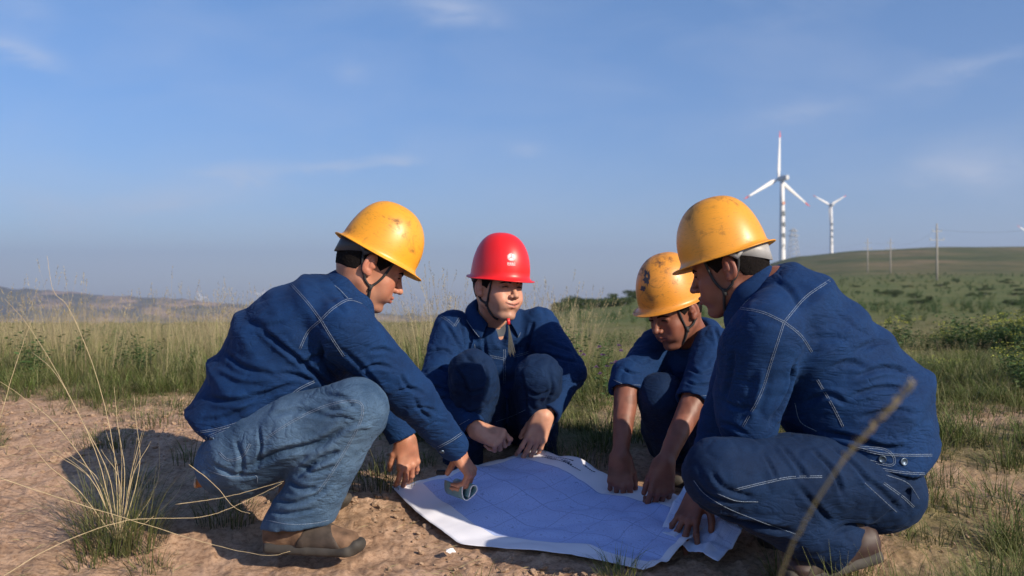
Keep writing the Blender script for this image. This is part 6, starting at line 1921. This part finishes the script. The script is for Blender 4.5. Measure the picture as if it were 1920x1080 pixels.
# ---- single tufts and stalks the photo shows one by one
def ground_at(px, py):
    for d in np.geomspace(1.2, 60, 1500):
        if HY + FPX * (CZ - gz1((px - CX) / FPX * d, d)) / d <= py: break
    return W(px, py, d)
def stalk_mesh(mb, pts, r0=.0010, r1_=.0004):
    q = catmull(pts, 7); n = len(q); jr = random.Random(int(q[0][0] * 1e4) + n)
    q = [p + np.array([jr.uniform(-1, 1), 0, jr.uniform(-1, 1)]) * .0008 * min(1, i / 6) for i, p in enumerate(q)]
    mb.tube(q, [r0 + (r1_ - r0) * i / (n - 1) for i in range(n)], 5)
M_STRAW = simple('straw', (0.50, 0.40, 0.24), 0.7, nscale=60, noise_amt=.2)
def big_tuft():
    base = ground_at(225, 1022)
    b = Blades(333); r = b.r
    for i in range(460):
        a, rr = r.uniform(0, 6.28), .11 * math.sqrt(r.random())
        b.blade((rr * math.cos(a) * 1.2, rr * math.sin(a), -.01), a + r.uniform(-.7, .7), r.uniform(.10, .34), r.uniform(.2, 1.2), r.uniform(.0014, .0028), 5, mat=0 if r.random() < .25 else 1)
    me = b.mesh('grass_tuft', [M_GREEN, M_DRYG]); o = link(bpy.data.objects.new('grass_tuft', me)); o.location = base
    tag(o, 'big wiry tuft of grass with long straw stalks in the lower left foreground', 'grass')
    lines = [[(225, 985, 2.7), (185, 860, 2.7), (130, 740, 2.68), (60, 620, 2.66), (8, 560, 2.6)], [(240, 980, 2.72), (215, 850, 2.72), (180, 700, 2.7), (130, 580, 2.7), (100, 545, 2.7), (88, 480, 2.7)],
             [(235, 980, 2.72), (180, 900, 2.7), (110, 800, 2.66), (45, 745, 2.64), (0, 715, 2.6)], [(255, 985, 2.74), (262, 880, 2.75), (256, 790, 2.76), (252, 740, 2.78)],
             [(245, 985, 2.72), (235, 890, 2.72), (222, 800, 2.74), (215, 725, 2.76)], [(270, 985, 2.74), (290, 920, 2.74), (300, 860, 2.76), (298, 820, 2.78)],
             [(280, 990, 2.74), (320, 940, 2.76), (345, 900, 2.8), (360, 865, 2.82)], [(210, 985, 2.7), (150, 920, 2.66), (90, 870, 2.62), (40, 800, 2.58)],
             [(235, 985, 2.7), (205, 890, 2.7), (150, 780, 2.7), (105, 700, 2.72), (60, 660, 2.76)]]
    sr = random.Random(9)
    for k in range(10):
        a = sr.uniform(-1.25, 1.15); L_ = sr.uniform(.16, .34)
        tip = (sr.gauss(232, 30) + a * 90, 880 - L_ * 260 * math.cos(a * .8), 2.72 + sr.uniform(-.1, .1))
        lines.append([(230, 985, 2.74), ((230 + tip[0]) / 2 - a * 14, (985 + tip[1]) / 2 - 10, 2.72), tip])
    for ln in lines:
        mb = MB(); stalk_mesh(mb, [tuple(Vector((0, 0, .005)))] + [tuple(W(p[0], p[1], p[2] + .28) - base) for p in ln[1:]], .0013, .0005); mb.build('stalk', M_STRAW, o)
big_tuft()
for lab, ln in (('long pale stem arching from the tuft across the soil to the left man\'s shoe', [(0, 895, 2.5), (120, 935, 2.55), (260, 978, 2.62), (400, 1020, 2.66), (500, 1040, 2.66), (545, 1032, 2.68)]),
                ('straw stem curving from the lower left corner up past the tuft to the man\'s thigh', [(10, 1078, 2.3), (110, 1020, 2.4), (240, 975, 2.5), (380, 968, 2.55), (470, 935, 2.6), (530, 905, 2.62)]),
                ('straw stem lying in front of the left man\'s jeans', [(355, 870, 2.66), (400, 905, 2.65), (440, 950, 2.64), (470, 962, 2.64)]),
                ('thin pale stem reaching from behind the tuft to the left man\'s calf', [(330, 945, 2.6), (400, 935, 2.6), (450, 925, 2.6), (533, 902, 2.62)]),
                ('bent dry stem leaning over the soil at the far left edge', [(0, 790, 3.0), (25, 700, 3.0), (45, 640, 3.0), (60, 600, 3.0)])):
    mb = MB(); stalk_mesh(mb, [tuple(W(*p)) for p in ln], .0011, .0005); o = mb.build('dry_grass', M_STRAW); tag(o, lab, 'grass stem', 'dry stems in the foreground')
def stalk_fg():
    root_pts = [(1452, 1100, .77), (1490, 1010, .75), (1560, 890, .73), (1640, 790, .72), (1712, 722, .71)]
    mb = MB(); stalk_mesh(mb, [tuple(W(*p)) for p in root_pts] , .0011, .0007); o = mb.build('dry_grass', simple('fg_straw', (.20, .17, .09), .8))
    tag(o, 'blurred seed stalk close to the lens slanting across the right man\'s back', 'grass stem', 'dry stems in the foreground')
    b = Blades(5)
    for t in np.linspace(0, 1, 46):
        p = W(*[a + (b_ - a) * t for a, b_ in zip((1575, 873, .73), (1712, 722, .71))])
        b.leaf(p, (b.r.uniform(-.4, .6), b.r.uniform(-.4, .4), .8), .008, .0025)
    me = b.mesh('seed_head', [blade_mat('fg_seed', (.26, .20, .10), (.32, .25, .13), (.40, .32, .18))]); link(bpy.data.objects.new('seed_head', me), o)
stalk_fg()
def tuft_thing(px, py, d, h, n, rad, lab, seed, dry=.3, w=(.0018, .0032)):
    base = ground_at(px, py)
    b = Blades(seed); r = b.r
    for i in range(n):
        a, rr = r.uniform(0, 6.28), rad * math.sqrt(r.random())
        b.blade((rr * math.cos(a), rr * math.sin(a), -.01), a + r.uniform(-.8, .8), r.uniform(h * .4, h), r.uniform(.15, 1.0), r.uniform(*w), 4, mat=0 if r.random() > dry else 1)
    o = link(bpy.data.objects.new('grass_tuft', b.mesh('grass_tuft', [M_GREEN, M_DRYG]))); o.location = base
    tag(o, lab, 'grass', 'single grass tufts near the men')
tuft_thing(1160, 1085, 2.62, .12, 110, .06, 'sparse green tuft in front of the near edge of the plan', 501)
tuft_thing(430, 975, 2.9, .13, 200, .10, 'shaded green tuft under the left man\'s thigh', 502, .25)
tuft_thing(205, 830, 3.9, .10, 190, .14, 'low grey-green cushion of grass on the bare soil left of the men', 503, .35)
tuft_thing(715, 905, 3.75, .17, 200, .14, 'dark green tuft behind the left man\'s hands', 504, .15)
tuft_thing(1085, 862, 4.0, .16, 220, .16, 'shaded green tuft right behind the far corner of the plan', 505, .15)
tuft_thing(310, 790, 4.4, .10, 220, .20, 'wide low green patch of grass just left of the left man\'s back', 506, .25)
tuft_thing(1590, 1075, 2.1, .20, 160, .08, 'weedy tuft in front of the right man\'s shoe', 507, .2)
tuft_thing(1470, 1085, 2.3, .14, 90, .06, 'thin tuft below the right man\'s folded leg', 508, .3)
def thistle():
    base = ground_at(1140, 760)
    b = Blades(77); r = b.r
    for i in range(16):
        a = r.uniform(0, 6.28); hh = r.uniform(.16, .30); ln = r.uniform(.1, .6)
        tip = b.blade((0, 0, 0), a, hh, ln, .004, 4, .5)
        for k in range(5): b.leaf((tip[0] * k / 6, tip[1] * k / 6, tip[2] * k / 6), (r.uniform(-1, 1), r.uniform(-1, 1), .5), .04, .01)
        for k in range(14): b.leaf((tip[0], tip[1], tip[2]), (r.uniform(-1, 1), r.uniform(-1, 1), r.uniform(.1, 1)), .016, .006, mat=1)
    o = link(bpy.data.objects.new('thistle', b.mesh('thistle', [M_HERB, blade_mat('purple_petals', (.10, .05, .12), (.16, .08, .20), (.22, .12, .26))]))); o.location = base
    tag(o, 'dark purple flowering thistle in the grass between the two rear men', 'plant')
thistle()

# ---- bushes on the slope behind and shrubs on the right field
def bush_mesh(seed, flat=.6, n=900):
    b = Blades(seed); r = b.r
    lob = [(r.uniform(-.7, .7), r.uniform(-.7, .7), r.uniform(.15, .6), r.uniform(.28, .5)) for _ in range(9)]
    for i in range(n):
        l_ = r.choice(lob); v = Vector((r.gauss(0, 1), r.gauss(0, 1), r.gauss(0, 1))).normalized() * (l_[3] * r.uniform(.55, 1.08))
        c = (l_[0] + v.x, l_[1] + v.y, max(0.02, (l_[2] + v.z * .8)) * flat * 1.5)
        b.leaf(c, (v.x + r.uniform(-.4, .4), v.y + r.uniform(-.4, .4), v.z + .4), r.uniform(.10, .2), r.uniform(.06, .11))
    return b.mesh('foliage', [M_BUSH])
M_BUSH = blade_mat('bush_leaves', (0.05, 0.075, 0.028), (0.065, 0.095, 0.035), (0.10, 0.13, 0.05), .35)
BM = [bush_mesh(i) for i in range(4)]
def stem_mesh(seed):
    mb = MB(); r = random.Random(seed)
    for i in range(6):
        a = r.uniform(0, 6.28); mb.tube([(0, 0, -.1), (math.cos(a) * .15, math.sin(a) * .15, .25), (math.cos(a) * .4, math.sin(a) * .4, .55)], [.04, .03, .012], 5)
    me = bpy.data.meshes.new('branches'); me.from_pydata([tuple(v) for v in mb.V], [], mb.F); me.materials.append(M_POLE); return me
SM = [stem_mesh(i) for i in range(2)]
def bush(px, d, wid, hgt, i, label, group, yb=None):
    x = (px - CX) / FPX * d; z = gz1(x, d)
    root = bpy.data.objects.new('bush', None); link(root); root.location = (x, d, z - .05 * hgt); root.scale = (wid, wid, hgt); root.rotation_euler = (0, 0, i * 1.7)
    tag(root, label, 'bush', group)
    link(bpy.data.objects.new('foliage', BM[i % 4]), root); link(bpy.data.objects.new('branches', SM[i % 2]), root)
bush(1048, 118, .9, 1.0, 1, 'small round dark bush at the left end of the slope ridge', None)
bush(1075, 118, 1.6, 1.5, 2, 'larger dark bush on the slope ridge above the fence posts', None)
rb = random.Random(12)
ORD = [a for a in 'first second third fourth fifth sixth seventh eighth ninth tenth eleventh twelfth thirteenth fourteenth fifteenth sixteenth seventeenth eighteenth nineteenth twentieth'.split()]
ORD += ['twenty-' + a for a in ORD[:9]] + ['thirtieth'] + ['thirty-' + a for a in ORD[:9]] + ['fortieth']
G1 = 'bushes on the slope behind the red hat man'
pos = sorted((rb.uniform(1040, 1195), rb.uniform(92, 121)) for _ in range(34))
for i, (px, d) in enumerate(pos):
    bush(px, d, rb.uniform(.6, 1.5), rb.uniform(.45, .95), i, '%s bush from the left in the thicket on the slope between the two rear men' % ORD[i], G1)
G2 = 'bushes on the right field'
pos = sorted((rb.uniform(1600, 1925), 62 + 120 * rb.random() ** 1.1) for _ in range(40))
for i, (px, d) in enumerate(pos):
    bush(px, d, rb.uniform(.3, .9), rb.uniform(.25, .6), i + 3, '%s small shrub from the left dotted over the green field below the utility poles' % ORD[i], G2)
